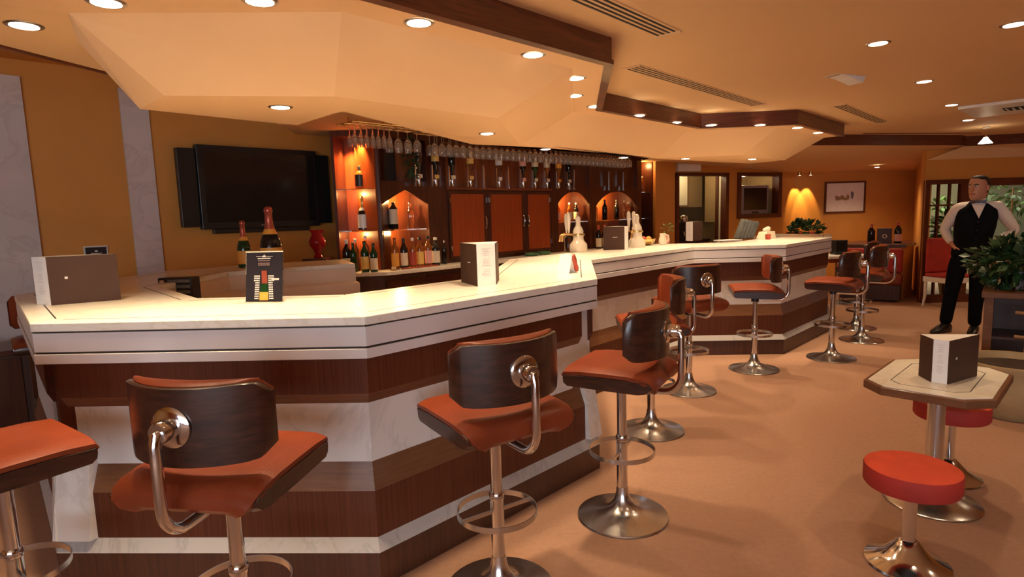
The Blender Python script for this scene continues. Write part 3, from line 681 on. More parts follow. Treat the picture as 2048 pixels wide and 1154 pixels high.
menu_stand('brown menu stand farthest along the bar, in front of the pantry door', ZT, (2.22, 7.33), (2.125, 7.22), (2.175, 7.11), (2.31, 7.18), .228)
menu_stand('brown menu stand with a white page on the small octagonal table', .6415, (1.985, 2.84), (1.965, 2.725), (2.005, 2.68), (2.235, 2.80), .205, 1)

t = thing('poster_stand', 'clear stand with black champagne card on the near bar', 'sign', (-1.165, 2.765, ZT + .001), radians(-9))
m = MB().at((0, 0, 0), 0, radians(-9)); m.box(-.092, .092, 0, .003, 0, .232); m.build('card', blackp_m, t)
m = MB().at((0, 0, 0), 0, radians(-9)); m.box(-.095, .095, .003, .006, 0, .237); m.box(-.095, .095, .0, .06, -.0, .003); m.build('acrylic_holder', acrylic_m, t)
m = MB().at((0, -.0012, 0), 0, radians(-9)); m.prism_y([(-.095, .232), (.095, .232), (.095, .237), (-.095, .237)], 0, .004); m.build('top_edge', label_m, t)
def flat(mb, poly): mb.prism_y(poly, -.0012, 0)
def card(mat, nm, fn, dy=0):
    m = MB().at((0, dy, 0), 0, radians(-9)); fn(m); return m.build(nm, mat, t)
card(foil_m, 'printed_foil', lambda m: flat(m, [(-.013, .145), (-.010, .085), (.018, .085), (.013, .145)]))
card(greeng_m, 'printed_bottle', lambda m: flat(m, [(-.014, .085), (-.019, .045), (.021, .045), (.018, .085)]))
card(orange_m, 'printed_label', lambda m: flat(m, [(-.022, .045), (-.022, .006), (.022, .006), (.022, .045)]))
def grid(m):
    for r in range(11):
        z = .012 + r * .0105
        for c in range(3 if r < 8 else 4):
            for sgn in (-1, 1):
                x = sgn * (.030 + c * .0075 - r * .0006); flat(m, [(x - .0028, z), (x + .0028, z), (x + .0028, z + .006), (x - .0028, z + .006)])
card(print_m, 'print', grid)['kind'] = 'stuff'
def words(m):
    for (x0, x1, z, h_) in ((-.032, .032, .200, .005), (-.04, -.012, .211, .002), (.012, .04, .211, .002), (.038, .072, .10, .009)):
        k = x0
        while k < x1: flat(m, [(k, z), (k + .004, z), (k + .004, z + h_), (k, z + h_)]); k += .0055
    return
def crown(m):
    flat(m, [(-.008, .209), (.008, .209), (.008, .216), (.003, .214), (0, .222), (-.003, .214), (-.008, .216)])
card(print_m, 'printed_words', words)['kind'] = 'stuff'; card(print_m, 'crown_emblem', crown)
card(dim_m, 'small_print', lambda m: [flat(m, [(x, z), (x + .005, z), (x + .005, z + .004), (x, z + .004)]) for z in (.178, .17, .19) for x in [-.03 + .0075 * q for q in range(8)]])['kind'] = 'stuff'

t = thing('table_tent', 'small white tent card with red pattern at the corner of the near bar', 'card', (.345, 3.70, ZT), radians(60))
m = MB(); m.prism_y([(-.055, 0), (0, .115), (.055, 0), (.048, 0), (0, .103), (-.048, 0)], -.04, .04); m.build('card', paper_m, t)
m = MB(); m.add([(.013, -.041, .0885), (.013, .012, .0885), (.0555, .012, .001), (.0555, -.041, .001)], [(0, 3, 2, 1)]); m.at((0, 0, 0)); m.build('red_print', redp_m, t)
m = MB(); m.tube([(.004, -.043, .112), (.016, -.046, .085), (.030, -.046, .055), (.044, -.046, .028), (.052, -.045, .010)], [.012, .015, .013, .016, .012], 10); m.build('ribbon', redp_m, t, True)

# beer font
def beer_font(label, loc, rz, sc=1.0):
    t = thing('beer_font', label, 'beer tap', loc, rz)
    P = [(.085, 0), (.088, .02), (.085, .07), (.060, .10), (.052, .115), (.052, .15), (.060, .152), (.060, .175), (.050, .178), (.052, .20), (.038, .23), (.025, .25), (.022, .285), (.027, .30), (.02, .335), (0, .345)]
    MB().lathe([(r * sc, z * sc) for r, z in P], 24).build('ceramic_column', ceram_m, t, True)
    MB().lathe([(.062 * sc, .153 * sc), (.0635 * sc, .163 * sc), (.062 * sc, .174 * sc)], 24, False).build('gold_band', gold_m, t, True)
    for k, y in enumerate((-.0, .055)):
        m = MB(); m.tube([(-.05 * sc, y, .165 * sc), (-.13 * sc, y, .175 * sc), (-.165 * sc, y, .155 * sc), (-.175 * sc, y, .10 * sc)], .011 * sc, 10); m.build('spout', brass_m, t, True)
        m = MB().at((-.10 * sc, y, .18 * sc)); m.lathe([(.006, 0), (.008, .02), (.013 * sc, .05 * sc), (.020 * sc, .12 * sc), (.019 * sc, .17 * sc), (.010 * sc, .19 * sc), (0, .192 * sc)], 14); m.build('tap_handle', ceram_m, t, True)
    return t
beer_font('cream ceramic beer font with brass spouts and white handles, left of the wine bottles', (.66, 5.80, ZT), radians(20))
beer_font('second cream beer font half hidden behind the far brown menu stand', (1.32, 6.22, ZT), radians(60))

# bits on the far bar
t = thing('fruit_basket', 'low wicker basket of small bottles and fruit on the far bar', 'basket', (1.47, 6.52, ZT), .4)
MB().lathe([(.06, 0), (.10, .03), (.12, .07), (.112, .07), (.09, .03), (0, .012)], 20).build('bowl', brass_m, t, True)
for k in range(5): MB().ball((.05 * cos(k * 1.26), .05 * sin(k * 1.26), .065), .032).build('fruit', (orange_m, redp_m, yellow_m, redp_m, orange_m)[k], t, True)
t = thing('milk_jug', 'cream china jug beside the wicker basket on the far bar', 'jug', (1.66, 6.50, ZT), 0)
MB().lathe([(.035, 0), (.045, .03), (.04, .07), (.03, .10), (.036, .125), (.031, .125), (.026, .10), (0, .02)], 18).build('jug_body', ceram_m, t, True)
m = MB(); m.tube([(.034, 0, .11), (.065, 0, .10), (.068, 0, .06), (.04, 0, .035)], .006, 8); m.build('jug_handle', ceram_m, t, True)
t = thing('flower_vase', 'little vase of twigs at the wall end of the wicker basket', 'vase', (1.76, 6.70, ZT))
MB().lathe([(.025, 0), (.035, .04), (.02, .08), (.025, .10)], 14).build('vase_body', pinkl_m, t, True)
foliage('twigs', t, leaf2_m, (0, 0, .15), (.05, .05, .07), 40, .05, .006)
t = thing('paper_stack', 'flat stack of white papers on the bar beside the farthest menu', 'paper', (2.50, 6.85, ZT), radians(20))
for k in range(4): m = MB().at((0, 0, 0), radians((0, 6, -4, 3)[k])); m.box(-.13, .13, -.09, .09, k * .004, k * .004 + .0035); m.build('sheet', paper_m, t)
t = thing('folded_umbrella', 'grey smoky folded plastic cover leaning behind the bar below the framed set', 'cover', (2.86, 7.32, ZT), radians(20))
for k in range(5):
    m = MB().at((-.11 + k * .055, 0, 0), 0, 0, radians(26)); m.box(-.022, .022, -.03, .03, 0, .26 - .01 * k); m.build('fold', greyc_m, t, bevel=.006)
t = thing('tissue_box', 'cream box with tissues at the bend of the far bar', 'box', (3.06, 7.14, ZT), radians(30))
MB().prism_y([(-.10, 0), (.11, 0), (.09, .085), (-.05, .085)], -.06, .06).build('box', label_m, t, bevel=.004)
m = MB(); m.ball((.01, 0, .10), (.055, .04, .035)); m.ball((.05, .01, .115), (.04, .03, .03)); m.build('tissue', ceram_m, t, True)
t = thing('red_cup', 'small red candle cup in front of the cream tissue box', 'cup', (3.0, 6.94, ZT))
MB().lathe([(.028, 0), (.033, .06), (.030, .06), (.026, .01), (0, .01)], 16).build('cup', redp_m, t, True)

# behind the bar
t = thing('card_terminal', 'black ridged box on the inner shelf behind the near bar', 'box', (-2.22, 3.93, .99), radians(-5))
MB().box(-.10, .13, -.05, .05, -.02, .155).build('case', black_m, t, bevel=.006)
for k in range(4): MB().box(-.03, .12, -.054, -.049, .015 + k * .036, .035 + k * .036).build('ridge', greyc_m, t)
MB().box(-.085, -.055, -.054, -.05, .0, .14).build('side_strip', chrome_m, t)
sh = thing('inner_shelf', 'narrow cream ledge inside the back run of the counter', 'shelf', (0, 0, 0))
q1, q2 = offset(PATH, .685), offset(PATH, .85)
for i in (0, 1, 2): MB().prism([q1[i], q1[i + 1], q2[i + 1], q2[i]], .93, .965).build('ledge', cream_m, sh)
MB().prism([q1[3], q1[2], q2[2], q2[3]], .35, .93).build('ledge_cabinet', cream_m, sh); MB().prism([q1[0], q1[1], q2[1], q2[0]], .35, .93).build('ledge_cabinet', cream_m, sh); MB().prism([q1[1], q1[2], q2[2], q2[1]], .35, .93).build('ledge_cabinet', cream_m, sh)
for o in list(sh.children):
    pass
t = thing('ice_scoop_bottle', 'neck of a dark bottle just showing behind the black card', 'bottle', (-1.70, 4.12, .70)); MB().lathe([(.04, 0), (.04, .2), (.018, .28), (.015, .36), (0, .36)], 16).build('glass', darkg_m, t, True)
MB().lathe([(.0175, .31), (.0175, .361), (0, .362)], 14).build('cap', black_m, t, True)
t = thing('shelf_stand', 'cream work cabinet under the dark bottle behind the bar', 'cabinet', (-1.70, 4.12, 0)); MB().box(-.2, .2, -.14, .14, .05, .69).build('carcass', cream_m, t, bevel=.004); MB().box(-.22, .22, -.16, .16, .69, .70).build('top', cream_m, t); MB().box(-.19, .19, -.13, .13, 0, .05).build('plinth', toe_m, t)
t = thing('red_vase', 'red glass vase with flared rim beside the mahogany back bar', 'vase', (-1.95, 6.02, 1.115))
MB().lathe([(.04, -.0), (.045, .015), (.028, .045), (.04, .08), (.078, .13), (.082, .175), (.055, .225), (.05, .25), (.078, .285), (.072, .285), (.044, .25), (.05, .225), (.076, .175), (.07, .13), (.03, .08), (0, .05)], 24, True).build('vase_body', redg_m, t, True)
t = thing('vase_shelf', 'small wooden corner shelf carrying the red vase', 'shelf', (-1.97, 6.04, 0)); MB().box(-.11, .10, -.08, .14, 0, 1.085).build('pedestal', cabd_m, t); MB().box(-.12, .11, -.09, .15, 1.085, 1.115).build('top', cabd_m, t)
for i, (x, tx) in enumerate(((2.20, 'green ceramic ashtray on the counter below the middle door'), (2.45, 'green ceramic ashtray on the counter below the third door'))):
    t = thing('ashtray', tx, 'ashtray', cw(x, .14, ZC), 0, 'green ashtrays'); MB().lathe([(.075, 0), (.09, .012), (.092, .035), (.08, .035), (.07, .014), (0, .012)], 22).build('bowl', green_m, t, True)
    MB().lathe([(.081, .0352), (.092, .0352)], 22, False).build('rim', leaf2_m, t)
t = thing('cork_dish', 'small dish with corks at the foot of the spirits', 'dish', cw(.02, .21, ZC)); MB().lathe([(.03, 0), (.045, .015), (.04, .015), (0, .005)], 16).build('dish', brass_m, t, True)
for k in range(3): MB().at((.015 * k - .015, .01 * (k % 2), .006)).cyl(.009, 0, .03, 10).build('cork', label_m, t, True)
m = MB(); m.tube([cw(.12 + .06 * k, .20 + .012 * (-1) ** k, ZC + .007) for k in range(9)], .007, 8); o = m.build('red_tinsel', redp_m, None, True); tag(o, 'strand of red tinsel lying along the counter below the spirits', 'tinsel')
t = thing('tray', 'steel tray with cutlery just behind the middle of the near bar', 'tray', (-.10, 5.25, .955), radians(40)); MB().box(-.22, .22, -.09, .09, 0, .012).build('tray_base', brush_m, t, bevel=.004)
for k in range(4): MB().box(-.18, .17, -.06 + .035 * k, -.045 + .035 * k, .012, .018).build('cutlery', chrome_m, t)
t = thing('sink_unit', 'dark under-counter unit carrying the steel tray behind the bar', 'cabinet', (-.10, 5.25, 0), radians(40)); MB().box(-.3, .3, -.12, .12, .05, .93).build('carcass', toe_m, t); MB().box(-.31, .31, -.13, .13, .93, .955).build('top', brush_m, t); MB().box(-.28, .28, -.1, .1, 0, .05).build('plinth', black_m, t)

# ------------------------------------------------------------------ bar stools
def make_stool(zt=.775):
    t = thing('bar_stool', '', 'stool')
    MB().lathe([(.215, 0), (.222, .004), (.218, .010), (.16, .020), (.10, .034), (.06, .058), (.040, .09), (.031, .125), (.028, .15)], 40).build('base', brush_m, t, True)
    m = MB(); m.cyl(.0265, .10, .40, 20); m.lathe([(.029, .385), (.030, .392), (.030, .408), (.026, .415)], 20); m.build('lower_column', chrome_m, t, True)
    m = MB(); m.cyl(.023, .40, zt - .06, 20); m.build('upper_column', chrome_m, t, True)
    # flat steel foot ring with a spoke
    n = 40; R = .158; V = []; F = []
    for i in range(n):
        a = 2 * pi * i / n
        for (r, z) in ((R, .325), (R, .347), (R - .004, .347), (R - .004, .325)): V.append((r * cos(a), r * sin(a), z))
    for i in range(n):
        j = (i + 1) % n
        for k in range(4): F.append((i * 4 + k, j * 4 + k, j * 4 + (k + 1) % 4, i * 4 + (k + 1) % 4))
    ring = MB().add(V, F).build('foot_ring', brush_m, t, True)
    MB().box(-R, R, -.005, .005, .330, .343).build('spoke', brush_m, ring)
    m = MB(); m.box(-.07, .07, -.07, .07, zt - .10, zt - .088); m.cyl(.034, zt - .14, zt - .10, 18); m.build('seat_plate', black_m, t)
    # leather cushion: flat crowned top, waterfall over the rear edge
    prof = [(.206, -.034, .215), (.214, -.020, .222), (.202, -.004, .226), (.12, .004, .230), (0, .005, .232), (-.10, .003, .232), (-.165, -.004, .231), (-.200, -.018, .227), (-.222, -.042, .213), (-.222, -.066, .190), (-.205, -.084, .160), (-.165, -.090, .12)]
    rings = []
    for (y, z, hw) in prof:
        ring_ = []
        for k in range(13):
            u = -1 + 2 * k / 12; crown = .006 * (1 - u ** 4) if z > -.03 else 0
            edge = .010 * max(0, abs(u) - .86) / .14
            ring_.append((u * hw, y, zt + z + crown - edge))
        rings.append(ring_)
    V = [p for r in rings for p in r]; F = []
    N = 13
    for k in range(len(rings) - 1):
        for i in range(N - 1): F.append((k * N + i, k * N + i + 1, (k + 1) * N + i + 1, (k + 1) * N + i))
    inner = []
    for (y, z, hw) in prof:
        yy = y * .88; zz = z - .026 if z > -.045 else z + .018
        for k in range(N):
            u = -1 + 2 * k / 12; inner.append((u * hw * .99, yy, zt + zz))
    o = len(V); V += inner
    for k in range(len(rings) - 1):
        for i in range(N - 1): F.append((o + k * N + i, o + (k + 1) * N + i, o + (k + 1) * N + i + 1, o + k * N + i + 1))
        for i in (0, N - 1): F.append((k * N + i, (k + 1) * N + i, o + (k + 1) * N + i, o + k * N + i))
    for k in (0, len(rings) - 1):
        for i in range(N - 1): F.append((k * N + i, o + k * N + i, o + k * N + i + 1, k * N + i + 1))
    MB().add(V, F).build('seat_cushion', leather_m, t, True)
    # bent rosewood shell under the cushion
    sp = [(.207, -.032), (.211, -.048), (.207, -.070), (.19, -.083), (.10, -.086), (0, -.088), (-.10, -.089), (-.15, -.089), (-.185, -.082), (-.208, -.064), (-.210, -.045), (-.19, -.028), (-.10, -.026), (.10, -.026)]
    rings = [[(x, y * (.98 if abs(x) > .21 else 1), zt + z + (.004 if abs(x) > .21 else 0)) for (y, z) in sp] for x in (-.2245, -.205, .205, .2245)]
    MB().loft(rings).build('seat_shell', ply_m, t, True)
    for sx in (-1, 1):
        m = MB(); m.tube([(sx * .2255, y, zt + z) for (y, z) in ((.20, -.033), (.1, -.028), (-.1, -.028), (-.19, -.031), (-.208, -.046))], .0035, 6); m.build('piping', ply_m, t, True)
    # curved back: rosewood outside, leather pad inside
    def shell(fin, fout, z0, z1, half, rounded, nm, mat, nseg=18, crown=.006):
        rings = []
        for k in range(nseg + 1):
            x = -half + 2 * half * k / nseg; u = abs(x) / half; cut = rounded * max(0, (u - .84) / .16) ** 2
            yi, yo = fin(x), fout(x); mid = min(.012, abs(yi - yo) * .3)
            rings.append([(x, yi, z0 + cut), (x, yo, z0 + cut), (x, yo, z1 - cut), (x, yo + mid, z1 + crown - cut), (x, yi - mid, z1 + crown - cut), (x, yi, z1 - cut)])
        return MB().loft(rings).build(nm, mat, t, True)
    R1 = .29
    outer = lambda x: .075 - math.sqrt(max(0, R1 * R1 - x * x)) - .005
    shell_in = lambda x: .075 - math.sqrt(max(0, (R1 - .013) ** 2 - x * x))
    pad_in = lambda x: .40 - math.sqrt(.55 * .55 - x * x) + .012
    bk = shell(shell_in, outer, zt + .050, zt + .270, .228, .035, 'back_shell', ply_m, crown=.002)
    shell(pad_in, lambda x: shell_in(x) + .001, zt + .055, zt + .272, .226, .035, 'back_pad', leather_m)
    zb = zt + .165
    m = MB().at((0, -.216, zb), 0, radians(90)); m.lathe([(.058, 0), (.058, .006), (.050, .012), (.030, .014), (.030, .05), (.026, .056), (0, .057)], 24); m.build('back_bracket', chrome_m, t, True)
    P = [(0, -.250, zb + .002), (0, -.276, zb - .004), (0, -.282, zb - .03)]
    for k in range(9):
        a = pi * k / 16; P.append((0, -.282 + .085 * (1 - cos(a)), zt - .040 - .085 * sin(a)))
    P += [(0, -.12, zt - .125), (0, -.03, zt - .125)]
    MB().tube(P, .0155, 12).build('back_arm', chrome_m, t, True)
    return t
proto = make_stool()
stools = [
    ((-.895, 1.77), -10, 'nearest front stool, seen from behind at the lower left with its chrome back bracket'),
    ((-1.72, 1.90), -36, 'stool cut off by the left edge of the photo, only its seat and column showing'),
    ((-3.11, 3.98), -140, 'stool at the far left corner of the bar, its backrest above the counter edge'),
    ((-.085, 2.21), 33, 'second stool from behind, before the white marble band of the near bar'),
    ((.51, 2.77), 61, 'stool turned sideways at the right end of the near bar'),
    ((.92, 3.91), 86, 'stool partly hidden behind the sideways one, its orange backrest edge-on'),
    ((1.44, 4.79), 20, 'stool with dark backrest in the inner corner of the far bar'),
    ((2.22, 5.38), 76, 'stool standing clear in side view before the middle facet of the far bar'),
    ((3.11, 5.70), 50, 'stool before the last slanted facet of the far bar'),
    ((3.84, 6.44), 50, 'stool beyond the last facet, seen against the red booth seat'),
    ((4.16, 7.10), 52, 'farthest stool, mostly hidden at the rounded end of the bar')]
for i, ((x, y), rz, lab) in enumerate(stools):
    if i == 0: proto.location = (x, y, 0); proto.rotation_euler.z = radians(rz); proto['label'] = lab; proto['group'] = 'bar stools with tan leather seats'
    else: dup(proto, (x, y, 0), radians(rz), lab, 'bar stools with tan leather seats')

# ------------------------------------------------------------------ octagonal table and low red stools
tb = thing('cocktail_table', 'small octagonal table with cream top, wooden rim and chrome foot', 'table', (2.06, 2.81, 0), radians(44))
def octo(L, W, c): return [(-L, -W + c), (-L + c, -W), (L - c, -W), (L, -W + c), (L, W - c), (L - c, W), (-L + c, W), (-L, W - c)]
MB().prism(octo(.355, .255, .095), .60, .6385).build('wooden_rim', ledge_m, tb, bevel=.005)
tp = MB().prism(octo(.338, .238, .09), .6385, .641).build('table_top', top_m, tb)
o1, o2 = octo(.255, .155, .05), octo(.251, .151, .049)
m = MB()
for k in range(8): j = (k + 1) % 8; m.prism([o1[k], o1[j], o2[j], o2[k]], .6408, .6414)
m.build('inlay', inlay_m, tp)
MB().cyl(.038, .03, .60, 24).build('column', brush_m, tb, True)
MB().lathe([(.20, 0), (.21, .006), (.205, .012), (.14, .03), (.09, .055), (.055, .075), (.04, .085)], 40).build('base', brush_m, tb, True)
MB().box(-.14, .14, -.10, .10, .585, .60).build('top_plate', black_m, tb)
def low_stool(label, loc, zt=.425):
    t = thing('low_stool', label, 'stool', (*loc, 0), 0, 'low round red stools')
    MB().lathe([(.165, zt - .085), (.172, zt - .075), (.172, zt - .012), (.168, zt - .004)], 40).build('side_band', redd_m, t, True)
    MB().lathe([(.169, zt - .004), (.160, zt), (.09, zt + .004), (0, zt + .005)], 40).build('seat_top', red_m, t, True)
    MB().lathe([(.165, zt - .084), (.04, zt - .088)], 30).build('underside', black_m, t)
    MB().lathe([(.026, .06), (.026, zt - .085)], 20).build('column', chrome_m, t, True)
    MB().lathe([(.150, 0), (.158, .005), (.155, .012), (.12, .028), (.085, .05), (.055, .085), (.036, .105), (.027, .11)], 40).build('base', chrome_m, t, True)
    return t
low_stool('nearest low stool with round red seat, in front of the octagonal table', (1.60, 2.30))
low_stool('low round red stool half hidden behind the octagonal table', (2.33, 3.07))

# ------------------------------------------------------------------ ceiling lights
def downlight(label, x, y, z, r=.055, power=1.0, group='downlights', size=100, housing=True):
    t = thing('downlight', label, 'ceiling light', (x, y, z), 0, group)
    MB().lathe([(r * .86, -.003), (r * 1.12, -.002), (r * 1.18, .0), (r * 1.18, .004)], 24, False).build('trim_ring', brush_m, t, True)
    MB().lathe([(r * .88, -.004), (r * .6, -.007), (0, -.008)], 22).build('lamp_lens', lamp_m, t, True)
    light_child(t, 'SPOT', (0, 0, -.02), POWER * power, LAMP, r * .8, radians(size), None, 1.0)
    return t
for i, (x, y) in enumerate([(-1.86, 2.42), (-1.40, 2.21), (-.87, 2.24)]):
    downlight(('leftmost downlight, over the left corner of the bar', 'downlight at the top edge, second from the left', 'downlight at the top edge above the middle of the near bar')[i], x, y, 2.27, .055, 1.7, size=88)
bl = [(-.345, 2.53), (.14, 3.07), (.41, 3.61), (.46, 4.13), (.66, 4.56), (1.09, 5.04), (1.52, 5.5), (1.92, 5.73), (2.42, 5.83), (2.91, 6.1), (3.35, 6.55)]
bt = ['downlight in the canopy band just below the long wooden edge', 'downlight in the canopy band near the wooden corner', 'nearer of the two downlights at the canopy step', 'farther of the two downlights at the canopy step', 'first small downlight past the canopy step', 'second small downlight past the canopy step',
      'third small downlight past the canopy step', 'small downlight under the bend of the far canopy trim', 'small downlight under the middle facet of the far canopy trim', 'small downlight under the far corner of the canopy trim', 'last small downlight at the tip of the canopy']
for (x, y), lab in zip(bl, bt): downlight(lab, x, y, 2.27, .055, 1.4, size=88)
ll = [(-1.12, 3.04), (-.14, 4.21), (.33, 5.3), (1.21, 6.34), (1.96, 6.69), (2.84, 7.04)]
lt = ['downlight low in the canopy to the upper right of the television', 'downlight low in the canopy before the hanging glasses', 'downlight low in the canopy over the third door', 'downlight low in the canopy over the wide arch', 'downlight low in the canopy before the pantry door', 'downlight low in the canopy before the framed television']
for (x, y), lab in zip(ll, lt): downlight(lab, x, y, 2.05, .05, .9)
cl = [(2.15, 3.56), (3.19, 4.68), (4.24, 5.82), (5.23, 6.91), (2.69, 3.27)]
ct = ['nearest downlight of the row receding over the aisle', 'second downlight of the row receding over the aisle', 'third downlight of the row receding over the aisle', 'farthest downlight of the row receding over the aisle', 'downlight at the right edge of the photo']
for (x, y), lab in zip(cl, ct): downlight(lab, x, y, 2.4, .055, .8)
for s_, tx in ((.3, 'the lit arch'), (1.3, 'the first door'), (2.3, 'the third door'), (3.5, 'the narrow arch'), (4.6, 'the wide arch')):
    p = cw(s_, .95, 2.4); downlight('work light hidden behind the canopy before ' + tx, p[0], p[1], 2.4, .05, .9, group='work lights behind the canopy')
for (x, y, z, tx) in ((6.2, 10.15, 2.105, 'downlight in the low far ceiling over the booth'), (4.15, 9.1, 2.21, 'downlight in the low far ceiling before the framed set'), (7.3, 7.4, 2.4, 'added unseen downlight beyond the waiter at the right'), (5.9, 5.0, 2.4, 'added unseen downlight beyond the right edge over the aisle')):
    downlight(tx, x, y, z, .04, 1.4, size=140)  # last two are unseen lamps added to brighten the far end
# downlights of the same rows that hang beyond the frame, over the seats nearest the photographer
for (x, y, pw_) in ((1.1, 2.4, .5), (.1, 1.4, .12), (1.9, 1.6, .5), (-1.2, 1.0, .15), (3.6, 2.2, .6)):
    downlight('downlight over the aisle outside the photograph, ' + ('beside the table', 'behind the photographer', 'right of the photographer', 'left of the photographer', 'beyond the right edge')[int(round(x * 10)) % 7 % 5 if False else [1.1, .1, 1.9, -1.2, 3.6].index(x)], x, y, 2.4, .055, pw_, group='downlights outside the photograph')
for i, s in enumerate((-.10, .10)):
    p = fw(s + .12, .18)
    t = thing('spotlight', ('left', 'right')[i] + ' tiny spotlight washing the wall above the far plant', 'ceiling light', (p[0], p[1], 2.085))
    MB().lathe([(.02, -.03), (.03, -.03), (.034, .02), (.03, .05), (0, .05)], 14).build('housing', brass_m, t, True); MB().lathe([(.022, -.031), (0, -.032)], 12).build('lamp_lens', lamp_m, t)
    light_child(t, 'SPOT', (0, 0, -.05), 40, (1, .66, .25), .01, radians(48), (radians(18), 0, radians(-3)), .5)
t = thing('pendant_lamp', 'small lit white cone lamp below the far ceiling edge', 'lamp', (5.95, 7.55, 2.25))
MB().lathe([(.075, -.055), (.03, .0), (.02, .02), (0, .02)], 20).build('shade', lamp_m, t, True); MB().cyl(.008, .02, .15, 8).build('stem', brass_m, t, True); MB().lathe([(.04, .13), (.04, .15)], 14).build('ceiling_rose', white_m, t)

# ceiling grilles, sensor, cassette
def grille(label, a, b, wd, nslot=4):
    dx, dy = b[0] - a[0], b[1] - a[1]; l = hypot(dx, dy); t = thing('ceiling_vent', label, 'vent', ((a[0] + b[0]) / 2, (a[1] + b[1]) / 2, 2.4), atan2(dy, dx))
    MB().box(-l / 2, l / 2, -wd / 2, wd / 2, -.002, .002).build('backing', slot_m, t)
    p = wd / nslot
    for k in range(nslot + 1):
        y = -wd / 2 + k * p; MB().box(-l / 2, l / 2, y - p * .2, y + p * .2, -.005, -.001).build('slat', ceiling_m, t)
    for s in (-1, 1): MB().box(s * l / 2 - .008, s * l / 2 + .008, -wd / 2 - .01, wd / 2 + .01, -.010, -.001).build('end_bar', ceiling_m, t)
grille('nearest long slotted ceiling vent at the top edge', (-.15, 2.12), (.855, 3.24), .125)
grille('long slotted ceiling vent beside the canopy, second from the camera', (.80, 3.92), (2.26, 5.48), .115)
grille('short slotted ceiling vent farther down the room', (3.04, 5.6), (4.24, 6.88), .11)
t = thing('emergency_light', 'small white wedge-shaped fitting on the ceiling', 'ceiling fitting', (2.44, 4.42, 2.4), radians(25))
MB().prism_y([(-.15, 0), (.15, 0), (.12, -.045), (-.02, -.012)], -.055, .055).build('casing', white_m, t); MB().box(-.13, .13, -.05, .05, -.004, .0).build('back_plate', brush_m, t)
t = thing('air_cassette', 'white square ceiling unit with dark grille at the right edge', 'ceiling fitting', (4.98, 5.95, 2.4), radians(44))
MB().box(-.45, .45, -.40, .40, -.03, 0).build('casing', white_m, t, bevel=.006); MB().box(-.13, .10, -.10, .10, -.035, -.029).build('grille', slot_m, t)
for k in range(4): MB().box(-.12, .09, -.085 + .05 * k, -.07 + .05 * k, -.039, -.034).build('slat', white_m, t)
t = thing('ceiling_speaker', 'dark round fitting in the upper left corner behind the canopy', 'ceiling fitting', (-2.72, 4.55, 2.8)); MB().lathe([(.10, -.03), (.12, -.03), (.13, 0)], 22, True).build('rim', black_m, t, True); MB().lathe([(.10, -.034), (0, -.036)], 20).build('grille', slot_m, t)

# ------------------------------------------------------------------ pantry door, framed television, picture
RZD = pi / 2 - DA
d1 = thing('door_1', 'x', 'door', (*DW0, 0), RZD)
for k in ('label', 'category'): del d1[k]
d1['kind'] = 'structure'
MB().box(-.07, .0, -.03, .10, 0, 2.11).build('jamb', trim_m, d1); MB().box(1.03, 1.10, -.03, .10, 0, 2.11).build('jamb', trim_m, d1); MB().box(-.07, 1.10, -.03, .10, 2.06, 2.115).build('lintel', trim_m, d1)
df = MB().at((.985, .05, 0), radians(70)); df.box(-.02, .02, 0, .0, 0, 2.04) if False else None
mb = MB(); mb.box(-.9, 2.3, 1.5, 1.6, 0, 2.4); mb.box(-1.0, -.9, .2, 1.6, 0, 2.4); mb.box(2.3, 2.4, .85, 1.6, 0, 2.4); mb.box(-.9, 2.4, .2, 1.6, 2.4, 2.45)
pw = mb.build('wall_pantry', kwall_m); pw.location = (*DW0, 0); pw.rotation_euler.z = RZD; pw['kind'] = 'structure'
t = thing('wall_cupboard', 'cream wall cupboard lit at its left side inside the pantry', 'cupboard', (*DW0, 0), RZD)
MB().box(.0, .93, .87, 1.30, 1.56, 2.36).build('carcass', kcab_m, t); MB().box(.932, 1.5, 1.1, 1.46, 1.54, 2.36).build('side_cabinet', kwall_m, t); MB().box(.3, .92, .85, .87, 1.58, 2.34).build('cupboard_door', kcab_m, t)
light_child(None, 'POINT', (*wl(DW0, .55, -.45, DA), 2.2), 14, (1, .82, .5), .08)
t = thing('pantry_partition', 'dark upright post and pale strip inside the pantry door', 'panel', (*DW0, 0), RZD)
MB().box(1.24, 1.298, .40, .46, 0, 2.2).build('post', trim_m, t); MB().box(1.27, 1.298, .14, .40, 0, 2.2).build('strip', kcab_m, t)
t = thing('coffee_machine', 'black coffee machine with chrome boiler just inside the pantry door', 'appliance', (*wl(DW0, .46, -.5, DA), .95), RZD)
MB().box(-.16, .16, -.15, .15, 0, .32).build('body', black_m, t, bevel=.01); MB().ball((-.02, -.12, .38), .075).build('boiler', chrome_m, t, True); MB().ball((.05, -.17, .22), .035).build('dial', chrome_m, t, True); MB().cyl(.02, .32, .37, 12).build('valve', brass_m, t)
m = MB(); m.tube([(-.08, -.16, .16), (-.08, -.2, .15), (-.08, -.21, .08)], .012, 8); m.build('spout', chrome_m, t, True)
t = thing('pantry_bench', 'dark bench under the coffee machine in the pantry', 'cabinet', (*wl(DW0, .50, -.55, DA), 0), RZD); MB().box(-.6, .5, -.2, .3, .06, .92).build('carcass', toe_m, t); MB().box(-.62, .52, -.22, .3, .92, .95).build('top', black_m, t); MB().box(-.58, .48, -.16, .28, 0, .06).build('plinth', black_m, t)
t = thing('exit_box', 'pale blank light box on the wall above the pantry door', 'sign', (*wl(DW0, .195, .0, DA), 2.165), RZD)
MB().box(-.245, .245, -.06, -.001, -.03, .10).build('casing', pinkl_m if False else white_m, t, bevel=.006); MB().box(-.235, .235, -.063, -.06, -.02, .09).build('diffuser', paper_m, t)
